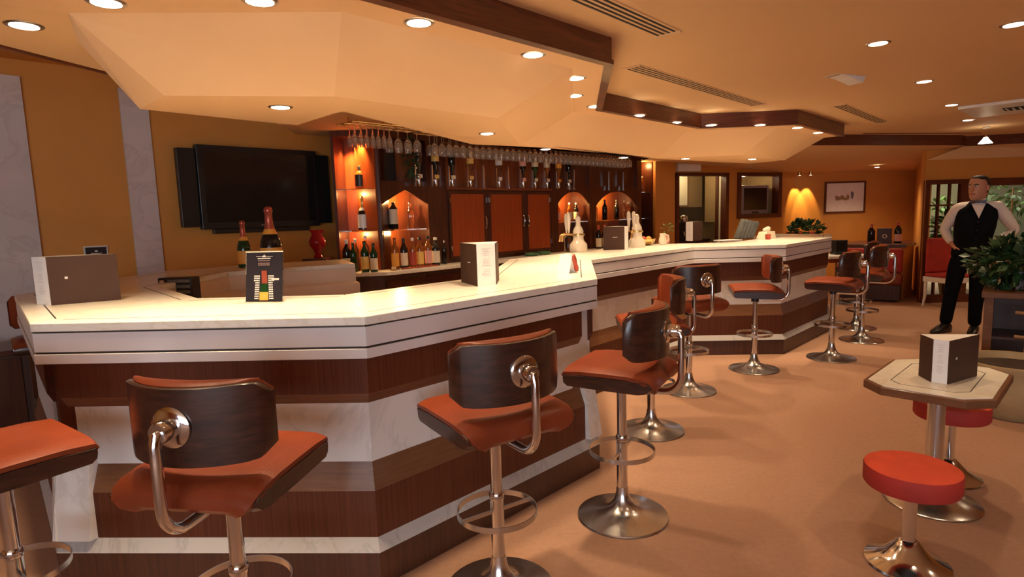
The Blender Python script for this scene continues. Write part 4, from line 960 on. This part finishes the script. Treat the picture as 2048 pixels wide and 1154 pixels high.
# framed niche with an old set
w1 = bpy.data.objects.new('window_1', None); COL.objects.link(w1); w1.location = (*DW0, 0); w1.rotation_euler.z = RZD; w1['kind'] = 'structure'
MB().box(1.31, 1.385, -.035, .12, 1.305, 2.12).build('frame_side', trim_m, w1); MB().box(2.295, 2.38, -.035, .12, 1.305, 2.12).build('frame_side', trim_m, w1)
MB().box(1.385, 2.295, -.035, .12, 2.055, 2.12).build('frame_top', trim_m, w1); MB().box(1.385, 2.295, -.035, .12, 1.305, 1.375).build('frame_bottom', trim_m, w1)
nm = MB(); nm.box(1.36, 2.32, .75, .8, 1.25, 2.2); nm.box(1.3, 1.36, .12, .8, 1.25, 2.2); nm.box(2.32, 2.38, .12, .8, 1.25, 2.2); nm.box(1.36, 2.32, .12, .8, 2.12, 2.2); nm.box(1.36, 2.32, .12, .8, 1.25, 1.32); nm.build('niche_lining', kwall_m, w1)
light_child(w1, 'POINT', (1.75, .30, 2.08), 5, (1, .8, .5), .05)
t = thing('crt_television', 'old grey box television in the dark framed niche', 'television', (*wl(DW0, 1.86, -.30, DA), 1.32), RZD)
MB().box(-.34, .34, -.20, .10, .05, .58).build('casing', tvgrey_m, t, bevel=.02); MB().box(-.22, .22, .10, .32, .12, .5).build('tube_back', black_m, t, bevel=.02)
m = MB().box(-.28, .28, -.206, -.20, .13, .53); m.build('screen', screen_m, t); MB().box(-.34, .34, -.18, .08, 0, .05).build('stand', tvgrey_m, t); MB().box(-.08, .08, -.206, -.2, .075, .10).build('control_strip', black_m, t)
RZF = pi / 2 - FA_
p = fw(.94, 0)
t = thing('framed_picture', 'framed watercolour of figures in a dark red frame on the far wall', 'picture', (*fw(.93, 0), 1.635), RZF)
L, H = .372, .292
for (a, b, c, d_) in ((-L, L, H - .03, H), (-L, L, -H, -H + .03), (-L, -L + .03, -H + .03, H - .03), (L - .03, L, -H + .03, H - .03)): MB().box(a, b, -.035, -.004, c, d_).build('frame_side', trim_m, t)
MB().box(-L + .02, L - .02, -.02, -.005, -H + .02, H - .02).build('paper', plain('mount_paper', (.90, .80, .74), .7, noise=.03), t)
m = MB()
def blob(mb, x, z, rx, rz_, n=9): mb.prism_y([(x + rx * cos(2 * pi * k / n) * (1 + .25 * sin(k * 2.3)), z + rz_ * sin(2 * pi * k / n) * (1 + .2 * cos(k * 1.7))) for k in range(n)], -.0215, -.0195)
for (x, z, a, b) in ((-.15, -.01, .03, .05), (-.10, -.02, .04, .035), (-.05, 0, .03, .045), (.0, -.03, .04, .03), (.05, 0, .03, .05)): blob(m, x, z, a, b)
m.build('painted_figures', plain('ochre_wash', (.38, .24, .11), .7, noise=.3, scale=30), t)
m = MB(); blob(m, .13, .04, .028, .075); m.build('painted_figure', plain('blue_wash', (.20, .22, .25), .7, noise=.3, scale=30), t)

# ------------------------------------------------------------------ far plant, booth, half wall
t = thing('potted_fern', 'dark leafy plant in a pot behind the rounded end of the bar', 'plant', (5.00, 10.1, 0))
MB().lathe([(.16, .35), (.20, .60), (.22, .80), (.20, .80), (.18, .7), (0, .7)], 20).build('pot', pot_m, t, True); MB().cyl(.19, .70, .76, 18).build('soil', soil_m, t); MB().lathe([(.22, 0), (.22, .03), (.06, .06), (.06, .33), (.18, .35)], 20).build('pedestal', cabd_m, t, True)
foliage('leaves', t, leaf_m, (0, 0, 1.05), (.28, .25, .20), 420, .10, .034, .0)
# booth
bs = thing('sofa', 'red leather booth sofa against the half wall', 'sofa', (0, 0, 0))
HW = [(5.42, 9.62), (6.02, 9.30), (6.30, 9.70), (5.72, 10.0)]
MB().prism([(5.20, 9.33), (5.82, 8.84), (6.02, 9.10), (5.40, 9.62)], 0.03, .26).build('base', toe_m, bs)
MB().prism([(5.18, 9.30), (5.82, 8.80), (6.02, 9.08), (5.38, 9.60)], .26, .42).build('seat_cushion', leather_m, bs, bevel=.04)
MB().prism([(5.34, 9.56), (5.98, 9.05), (6.05, 9.14), (5.40, 9.66)], .42, .80).build('seat_back', redd_m, bs, bevel=.03)
hw = thing('half_wall', 'low half wall with a dark ledge carrying three bottles', 'half wall', (0, 0, 0))
MB().prism([(5.40, 9.67), (6.06, 9.15), (6.50, 9.58), (6.82, 10.15), (6.2, 10.5), (5.7, 10.2)], 0, .815).build('body', wall_m, hw)
MB().prism([(5.36, 9.65), (6.06, 9.10), (6.52, 9.55), (6.88, 10.2), (6.2, 10.55), (5.66, 10.25)], .815, .855).build('ledge', cabd_m, hw)
for (x, y, h, lb_, tx, gl) in ((5.92, 9.77, .31, None, 'dark bottle on the left of the half wall ledge', darkg_m), (6.25, 9.60, .34, pinkl_m, 'dark bottle with pink label on the right of the half wall ledge', darkg_m)):
    bottle('wine_bottle', tx, 'bottle', (x, y, .856), h, .055, gl, lb_, (.08, .42), foil_m, .82)
t = thing('bottle_box', 'square dark gift box with ring emblem between the ledge bottles', 'box', (6.09, 9.70, .856), radians(-25)); MB().box(-.10, .10, -.05, .05, 0, .24).build('box', toe_m, t, bevel=.004)
m = MB().at((0, -.051, .11), 0, radians(90)); m.lathe([(.022, 0), (.034, 0), (.034, .002), (.022, .002)], 18, False); m.build('ring_emblem', label_m, t)
b2 = thing('sofa', 'red leather bench sofa along the far wall behind the bar end', 'sofa', (0, 0, 0))
MB().box(5.15, 5.62, 10.66, 11.1, .0, .33).build('plinth', toe_m, b2)
MB().box(5.13, 5.64, 10.98, 11.14, .45, 1.02).build('seat_back', redd_m, b2, bevel=.03); MB().box(5.13, 5.64, 10.60, 10.98, .33, .47).build('seat_cushion', leather_m, b2, bevel=.03)
t = thing('booth_table', 'booth table with pale top glimpsed beyond the far bar stools', 'table', (4.98, 9.02, 0), radians(-3)); MB().box(-.26, .40, -.26, .26, .70, .74).build('top', paper_m, t, bevel=.006); MB().box(-.24, .38, -.24, .24, .64, .70).build('apron', leather_m, t); MB().cyl(.04, .03, .64, 16).build('column', chrome_m, t, True); MB().lathe([(.22, 0), (.22, .012), (.05, .04)], 24).build('base', brush_m, t, True)
t = thing('black_box', 'black box standing on the booth table', 'box', (5.02, 9.10, .74), radians(5)); MB().box(-.09, .10, -.07, .07, 0, .22).build('body', black_m, t, bevel=.006); MB().box(-.07, .08, -.073, -.07, .05, .19).build('panel', screen_m, t)

# ------------------------------------------------------------------ glazed wall on the right
w2 = bpy.data.objects.new('window_2', None); COL.objects.link(w2); w2.location = (*WW0, 0); w2.rotation_euler.z = RZF; w2['kind'] = 'structure'
def bar_(x0, x1, z0, z1, nm='frame_bar'): MB().box(x0, x1, -.03, .05, z0, z1).build(nm, trim_m, w2)
bar_(-.02, .03, 0, 1.81); bar_(.03, .47, 1.745, 1.81); bar_(.47, .62, 0, 1.81); bar_(.03, .47, 0, .12)
for x in (.168, .325): MB().box(x - .012, x + .012, -.015, .03, .12, 1.745).build('muntin', trim_m, w2)
for z in (1.44, 1.135, .82, .48): MB().box(.03, .47, -.014, .029, z - .012, z + .012).build('muntin', trim_m, w2)
for i, (a, b) in enumerate(((.03, .156), (.18, .313), (.337, .47))):
    for (c, d_) in ((1.452, 1.745), (1.147, 1.428), (.832, 1.123), (.492, .808), (.12, .468)): MB().box(a, b, .005, .009, c, d_).build('pane', pane_m, w2)
w3 = bpy.data.objects.new('window_3', None); COL.objects.link(w3); w3.location = (*WW0, 0); w3.rotation_euler.z = RZF; w3['kind'] = 'structure'
def bar3(x0, x1, z0, z1): MB().box(x0, x1, -.03, .05, z0, z1).build('frame_bar', trim_m, w3)
bar3(.62, 3.4, 1.70, 1.81); bar3(1.95, 2.05, .12, 1.70); bar3(.62, 3.4, 0, .12); bar3(3.3, 3.4, .12, 1.7)
for a, b in ((.62, 1.95), (2.05, 3.3)): MB().box(a, b, .005, .009, .12, 1.70).build('pane', pane_m, w3)
# conservatory beyond
mb = MB(); mb.prism([(6.2, 8.87), (16, 8.3), (16, 13.9), (7.8, 13.9), (7.75, 11.3)], .0, .006); mb.build('floor_terrace', stone_m)['kind'] = 'structure'
mb = MB(); mb.box(6.5, 16, 13.6, 13.8, 0, 3.2); mb.build('wall_terrace', terr_m)['kind'] = 'structure'
mb = MB(); mb.box(8.0, 16, 12.6, 12.75, 0, .55); mb.box(8.0, 16, 12.55, 12.8, .55, .60); mb.build('wall_planter', terr_m)['kind'] = 'structure'
for i, (x, y, h, tx) in enumerate(((7.08, 9.5, 1.0, 'flowering shrub with pale blossoms behind the left window panes'), (8.9, 10.6, 1.7, 'tall leafy tree behind the window on the right'), (10.2, 10.8, 1.5, 'second leafy shrub at the right edge behind the window'), (8.6, 12.0, .9, 'low shrub on the planter behind the panes'))):
    t = thing('garden_shrub', tx, 'plant', (x, y, 0.006))
    MB().lathe([(.15, 0), (.20, .3), (.18, .3), (0, .26)], 16).build('pot', pot_m, t, True); m = MB(); m.tube([(0, 0, .26), (.02, .02, h * .6), (0, 0, h)], [.03, .022, .012], 8); m.build('stem', bamboo_m, t, True)
    foliage('leaves', t, leaf2_m if i != 2 else leaf_m, (0, 0, h * .95), (.26 if i == 0 else .62, .22 if i == 0 else .3, .42 + .1 * i), 260, .17, .035)
    if i == 0: foliage('blossoms', t, petal_m, (-.02, -.08, h * .75), (.24, .18, .4), 90, .09, .03)
# bentwood chair with red cover
t = thing('dining_chair', 'white legged chair with a dark red cover before the glazed wall', 'chair', (6.20, 8.38, 0), radians(12))
MB().box(-.20, .20, -.20, .20, .43, .48).build('seat', redd_m, t, bevel=.02); MB().box(-.20, .20, .14, .21, .48, .98).build('backrest', redd_m, t, bevel=.03)
MB().box(-.21, .21, -.21, .21, .36, .43).build('apron', white_m, t)
for sx in (-1, 1):
    for sy in (-1, 1): m = MB(); m.tube([(sx * .185, sy * .185, .36), (sx * .185, sy * .185, .15), (sx * .20, sy * .20, 0)], [.022, .019, .014], 8); m.build('leg', white_m, t, True)
t = thing('terrace_table', 'warm lit wooden table with a white napkin behind the waiter', 'table', (8.1, 9.75, .006)); MB().box(-.45, .45, -.35, .35, .70, .74).build('top', orange_m if False else bamboo_m, t)
for sx in (-1, 1):
    for sy in (-1, 1): MB().box(sx * .4 - .025, sx * .4 + .025, sy * .3 - .025, sy * .3 + .025, 0, .70).build('leg', bamboo_m, t)
t = thing('napkin', 'white folded napkin on the terrace table', 'napkin', (8.1, 9.65, .746)); MB().lathe([(.07, 0), (.05, .06), (.0, .16)], 10).build('cloth', paper_m, t)

# ------------------------------------------------------------------ plant stand at the right edge
ps = thing('plant_stand', 'dark open wooden cabinet carrying the plant at the right edge', 'cabinet', (4.09, 4.92, 0), radians(-40))
MB().box(-.10, -.04, -.24, .24, 0, .70).build('side_panel', ledge_m, ps); MB().box(.98, 1.04, -.24, .24, 0, .70).build('side_panel', ledge_m, ps); MB().box(-.12, 1.06, -.26, .26, .70, .745).build('top', ledge_m, ps, bevel=.004)
MB().box(-.04, .98, .20, .24, 0, .70).build('back_panel', toe_m, ps); MB().box(-.04, .98, -.22, .20, .36, .38).build('shelf', toe_m, ps); MB().box(-.04, .98, -.22, .2, .02, .06).build('shelf', toe_m, ps)
lad = thing('bamboo_ladder', 'pale bamboo ladder leaning before the dark cabinet', 'ladder', (3.88, 4.52, 0), radians(-40))
for x in (.06, .50): m = MB(); m.tube([(x, -.10, .0), (x + .02, .0, .35), (x + .015, .10, .72)], .016, 8); m.build('rail', bamboo_m, lad, True)
for z in (.20, .42, .60): m = MB(); m.tube([(-.0, -.10 + .28 * z, z + .01), (.56, -.10 + .28 * z, z - .02)], .013, 8); m.build('rung', bamboo_m, lad, True)
t = thing('potted_plant', 'bushy dark green plant in a box on the cabinet at the right', 'plant', (4.45, 4.75, .746), radians(-40)); MB().box(-.30, .30, -.12, .12, 0, .16).build('planter', cabd_m, t, bevel=.006); MB().box(-.28, .28, -.10, .10, .14, .162).build('soil', soil_m, t)
foliage('leaves', t, leaf_m, (-.16, 0, .22), (.46, .30, .21), 1000, .095, .034, .15)
foliage('upper_leaves', t, leaf2_m, (.0, 0, .32), (.36, .25, .14), 140, .09, .032, .0)
t = thing('floor_pot', 'large beige stoneware pot on the carpet behind the octagonal table', 'pot', (3.47, 4.02, 0)); MB().lathe([(.20, 0), (.26, .08), (.30, .24), (.29, .33), (.31, .36), (.31, .38), (.28, .38), (.26, .33), (0, .30)], 36).build('pot_body', pot_m, t, True); MB().cyl(.265, .30, .335, 24).build('soil', soil_m, t)
t = thing('side_cabinet', 'dark glossy low cabinet against the left wall beyond the corner stool', 'cabinet', (-3.98, 3.9, 0), RZW); MB().box(-1.0, .55, -.22, .2, .06, .62).build('carcass', toe_m, t); MB().box(-1.02, .57, -.24, .22, .62, .66).build('top', cabd_m, t, bevel=.004); MB().box(-.98, .53, -.2, .2, 0, .06).build('plinth', black_m, t)
for k in range(2): MB().box(-.95 + k * .75, -.25 + k * .75, -.235, -.22, .1, .6).build('cabinet_door', cabd_m, t)
t = thing('highlight_disc', 'white disc standing in for a lamp highlight on the dark cabinet at the left edge', 'dish', wl((-3.98, 3.9), .22, .1) + (.661,)); MB().lathe([(.04, 0), (.075, .012), (.07, .014), (0, .006)], 20).build('dish', white_m, t, True)  # white disc stands in for a downlight's reflection in the glossy top

# ------------------------------------------------------------------ waiter
def bake(ob):
    dg = bpy.context.evaluated_depsgraph_get(); ev = ob.evaluated_get(dg); me = bpy.data.meshes.new_from_object(ev)
    old = ob.data; ob.modifiers.clear(); ob.data = me; bpy.data.meshes.remove(old)
    for p in me.polygons: p.use_smooth = True
def skin(name, pts, edges, radii, mat, parent, levels=2, root=0):
    me = bpy.data.meshes.new(name); me.from_pydata([tuple(p) for p in pts], edges, []); me.materials.append(mat)
    o = bpy.data.objects.new(name, me); COL.objects.link(o); o.parent = parent
    o.modifiers.new('skin', 'SKIN'); o.modifiers.new('sub', 'SUBSURF').levels = levels
    for i, r in enumerate(radii):
        v = me.skin_vertices[0].data[i]; v.radius = r if isinstance(r, tuple) else (r, r); v.use_root = (i == root)
    bpy.context.view_layer.update(); bake(o); return o
wt = thing('person', 'man in black vest, white shirt and bow tie standing with hands on hips', 'person', (5.07, 6.62, 0), radians(-37))
# joints (x to his left / picture right, -y towards the camera)
PEL = (.05, 0, .95); SP1 = (.06, 0, 1.10); CH = (.08, -.01, 1.28); NB = (.09, .0, 1.45); NT = (.085, -.01, 1.53)
ShL = (.255, .01, 1.42); ElL = (.42, .10, 1.16); WrL = (.25, .05, 1.01)
ShR = (-.085, .01, 1.42); ElR = (-.205, .09, 1.17); WrR = (-.12, -.02, 1.01)
HipL = (.135, 0, .90); KnL = (.125, -.02, .50); AnL = (.12, .0, .09); ToL = (.10, -.15, .018)
HipR = (-.04, 0, .90); KnR = (-.10, -.02, .50); AnR = (-.145, .0, .09); ToR = (-.23, -.12, .018)
pts = [PEL, SP1, CH, NB, NT, ShL, ElL, WrL, ShR, ElR, WrR, HipL, KnL, AnL, ToL, HipR, KnR, AnR, ToR]
ed = [(0, 1), (1, 2), (2, 3), (3, 4), (2, 5), (5, 6), (6, 7), (2, 8), (8, 9), (9, 10), (0, 11), (11, 12), (12, 13), (13, 14), (0, 15), (15, 16), (16, 17), (17, 18)]
rad = [(.13, .10), (.125, .095), (.135, .10), .062, .055, .055, .040, .028, .055, .040, .028, .082, .055, .034, .016, .082, .055, .034, .016]
# hands: palm plus five separate fingers each
def hand(wr, d, side, down, base):
    d = Vector(d).normalized(); s = Vector(side).normalized(); dn = Vector(down).normalized()
    palm = Vector(wr) + d * .06
    P = [palm]; E_ = [(base, len(pts))]; R = [.030]
    pi_ = len(pts)
    pts.append(tuple(palm)); rad.append((.034, .018)); ed.append((base, pi_))
    for k, (off, ln) in enumerate(((-.030, .070), (-.010, .078), (.010, .074), (.029, .060))):
        a = palm + d * .028 + s * off; b = a + d * ln * .5 + dn * .012; c = b + d * ln * .32 + dn * .024
        i = len(pts); pts.extend([tuple(a), tuple(b), tuple(c)]); rad.extend([.0095, .0085, .007]); ed.extend([(pi_, i), (i, i + 1), (i + 1, i + 2)])
    a = palm - s * .034 - d * .012; b = a - s * .022 + d * .028; c = b + d * .026 + dn * .01
    i = len(pts); pts.extend([tuple(a), tuple(b), tuple(c)]); rad.extend([.011, .010, .008]); ed.extend([(pi_, i), (i, i + 1), (i + 1, i + 2)])
hand(WrL, (-.55, -.55, -.45), (.2, -.6, .7), (-.7, .5, 0), 7)
hand(WrR, (.45, -.5, -.55), (-.2, -.6, .7), (.7, .5, 0), 10)
body = skin('body', pts, ed, rad, skin_m, wt, 1)
# head, turned to his right
HC = Vector((.085, -.02, 1.632)); hr = radians(-32)
def headmb():
    b = MB(); b.m = Matrix.Translation(HC) @ Euler((0, 0, hr)).to_matrix().to_4x4() @ Matrix.Scale(1.13, 4); return b
def headring(z, rx, ryf, ryb, n=20, dy=0):
    out = []
    for k in range(n):
        a = 2 * pi * k / n; x = rx * cos(a); y = (ryb if sin(a) > 0 else ryf) * sin(a) + dy
        out.append((x, y, z))
    return out
m = headmb()
rings = [headring(-.150, .045, .045, .050, dy=.015), headring(-.115, .048, .085, .055), headring(-.100, .058, .092, .066), headring(-.07, .066, .096, .082), headring(-.035, .071, .098, .092), headring(0, .074, .096, .098), headring(.035, .075, .095, .10), headring(.07, .070, .085, .095), headring(.095, .054, .064, .075), headring(.108, .028, .034, .04)]
m.loft(rings); hd = m.build('head', skin_m, wt, True)
m = headmb(); m.loft([[(-.008, -.094, .02), (.008, -.094, .02), (.008, -.08, .02), (-.008, -.08, .02)], [(-.015, -.122, -.028), (.015, -.122, -.028), (.018, -.085, -.028), (-.018, -.085, -.028)], [(-.011, -.100, -.040), (.011, -.100, -.040), (.013, -.085, -.040), (-.013, -.085, -.040)]]); m.build('nose', skin_m, hd, True)
for sx in (-1, 1):
    m = headmb(); m.ball((sx * .030, -.090, .006), (.013, .008, .008)); m.build('eye', paper_m, hd, True, label='eyeball')
    m = headmb(); m.ball((sx * .030, -.0965, .006), (.006, .004, .006)); m.build('iris', hair_m, hd, True)
    m = headmb(); m.tube([(sx * .014, -.0965, .024), (sx * .032, -.096, .029), (sx * .048, -.084, .024)], .0045, 6); m.build('eyebrow', hair_m, hd, True)
    m = headmb(); m.ball((sx * .077, .008, -.008), (.010, .018, .030)); m.build('ear', skin_m, hd, True)
m = headmb(); m.tube([(-.025, -.093, -.066), (-.008, -.100, -.064), (.008, -.100, -.064), (.025, -.093, -.066)], .006, 6); m.build('mouth', plain('lips', (.42, .14, .10), .5, noise=.1), hd, True)
m = headmb()
hrs = []
for (z, rx, ryf, ryb, n0) in ((-.055, .068, -.03, .090, 0), (-.02, .0765, -.015, .099, 0), (.02, .079, .0, .104, 0), (.055, .078, .035, .104, 0), (.075, .073, .074, .098, 0), (.095, .060, .070, .082, 0), (.111, .040, .048, .055, 0), (.117, .018, .022, .026, 0)):
    hrs.append(headring(z, rx, ryf, ryb))
m.loft(hrs); m.build('hair', hair_m, hd, True)
# clothes
def oval(c, rx, ry, n=18): return [(c[0] + rx * cos(2 * pi * k / n), c[1] + ry * sin(2 * pi * k / n), c[2]) for k in range(n)]
sh = skin('shirt', [(.055, 0, 1.0), (.06, 0, 1.12), (.08, -.005, 1.30), (.088, 0, 1.42), (.09, .0, 1.475), ShL, (.345, .06, 1.28), ElL, (.33, .07, 1.08), (.262, .05, 1.022), ShR, (-.15, .05, 1.29), ElR, (-.165, .04, 1.09), (-.125, -.01, 1.022)],
          [(0, 1), (1, 2), (2, 3), (3, 4), (3, 5), (5, 6), (6, 7), (7, 8), (8, 9), (3, 10), (10, 11), (11, 12), (12, 13), (13, 14)],
          [(.125, .105), (.125, .105), (.14, .11), (.11, .085), (.064, .06), .072, .066, .056, .050, .038, .072, .066, .056, .050, .038], shirt_m, wt, 2)
m = MB(); m.loft([oval((.088, -.004, 1.462), .070, .066), oval((.087, -.007, 1.49), .066, .063), oval((.086, -.010, 1.522), .063, .060)]); m.build('collar', shirt_m, wt, True)
m = MB()
vr = [((.05, 0, .90), .182, .135), ((.055, 0, .98), .175, .132), ((.06, 0, 1.08), .172, .132), ((.07, -.004, 1.20), .186, .142), ((.08, -.006, 1.32), .188, .145), ((.086, -.002, 1.40), .178, .128), ((.089, .002, 1.45), .135, .096), ((.09, .004, 1.478), .092, .078)]
m.loft([oval(*r) for r in vr]); vest = m.build('vest', vest_m, wt, True)
m = MB(); m.add([(.02, -.128, 1.472), (.155, -.128, 1.472), (.098, -.165, 1.30), (.02, -.085, 1.475), (.155, -.085, 1.475), (.098, -.14, 1.30)], [(0, 2, 1), (3, 4, 5), (0, 1, 4, 3), (1, 2, 5, 4), (2, 0, 3, 5)]); m.build('shirt_front', shirt_m, vest)
for k in range(4): m = MB(); m.ball((.092 - .004 * k, -.152 + .006 * k, 1.26 - .09 * k), .008); m.build('button', black_m, vest, True)
m = MB(); zz = 1.475
m.loft([[(.02, -.135, zz + .022), (.02, -.15, zz + .022), (.02, -.15, zz - .022), (.02, -.135, zz - .022)], [(.07, -.135, zz + .010), (.07, -.155, zz + .010), (.07, -.155, zz - .010), (.07, -.135, zz - .010)], [(.105, -.135, zz + .010), (.105, -.155, zz + .010), (.105, -.155, zz - .010), (.105, -.135, zz - .010)], [(.155, -.135, zz + .022), (.155, -.15, zz + .022), (.155, -.15, zz - .022), (.155, -.135, zz - .022)]])
m.box(.074, .101, -.158, -.07, zz - .012, zz + .012); m.build('bow_tie', bow_m, wt)
skin('trousers', [(.05, 0, .96), (.05, 0, .89), HipL, (.13, -.015, .70), KnL, (.12, -.0, .28), (.12, .0, .085), HipR, (-.07, -.015, .70), KnR, (-.125, -.0, .28), (-.145, .0, .085)],
     [(0, 1), (1, 2), (2, 3), (3, 4), (4, 5), (5, 6), (1, 7), (7, 8), (8, 9), (9, 10), (10, 11)],
     [(.155, .12), (.15, .12), .105, .094, .078, .07, .066, .105, .094, .078, .07, .066], trouser_m, wt, 2)
for (an, to) in ((AnL, ToL), (AnR, ToR)):
    d = Vector((to[0] - an[0], to[1] - an[1], 0)).normalized(); a = atan2(d.y, d.x)
    m = MB().at((an[0], an[1], 0), a); rr_ = []
    for (x, w_, h_) in ((-.075, .03, .06), (-.06, .044, .10), (0, .048, .115), (.07, .048, .092), (.13, .050, .060), (.18, .038, .042), (.205, .016, .028)):
        rr_.append([(x, w_ * cos(2 * pi * k / 14), max(0, h_ / 2 + h_ / 2 * 1.15 * sin(2 * pi * k / 14))) for k in range(14)])
    m.loft(rr_); m.build('shoe', shoe_m, wt, True)
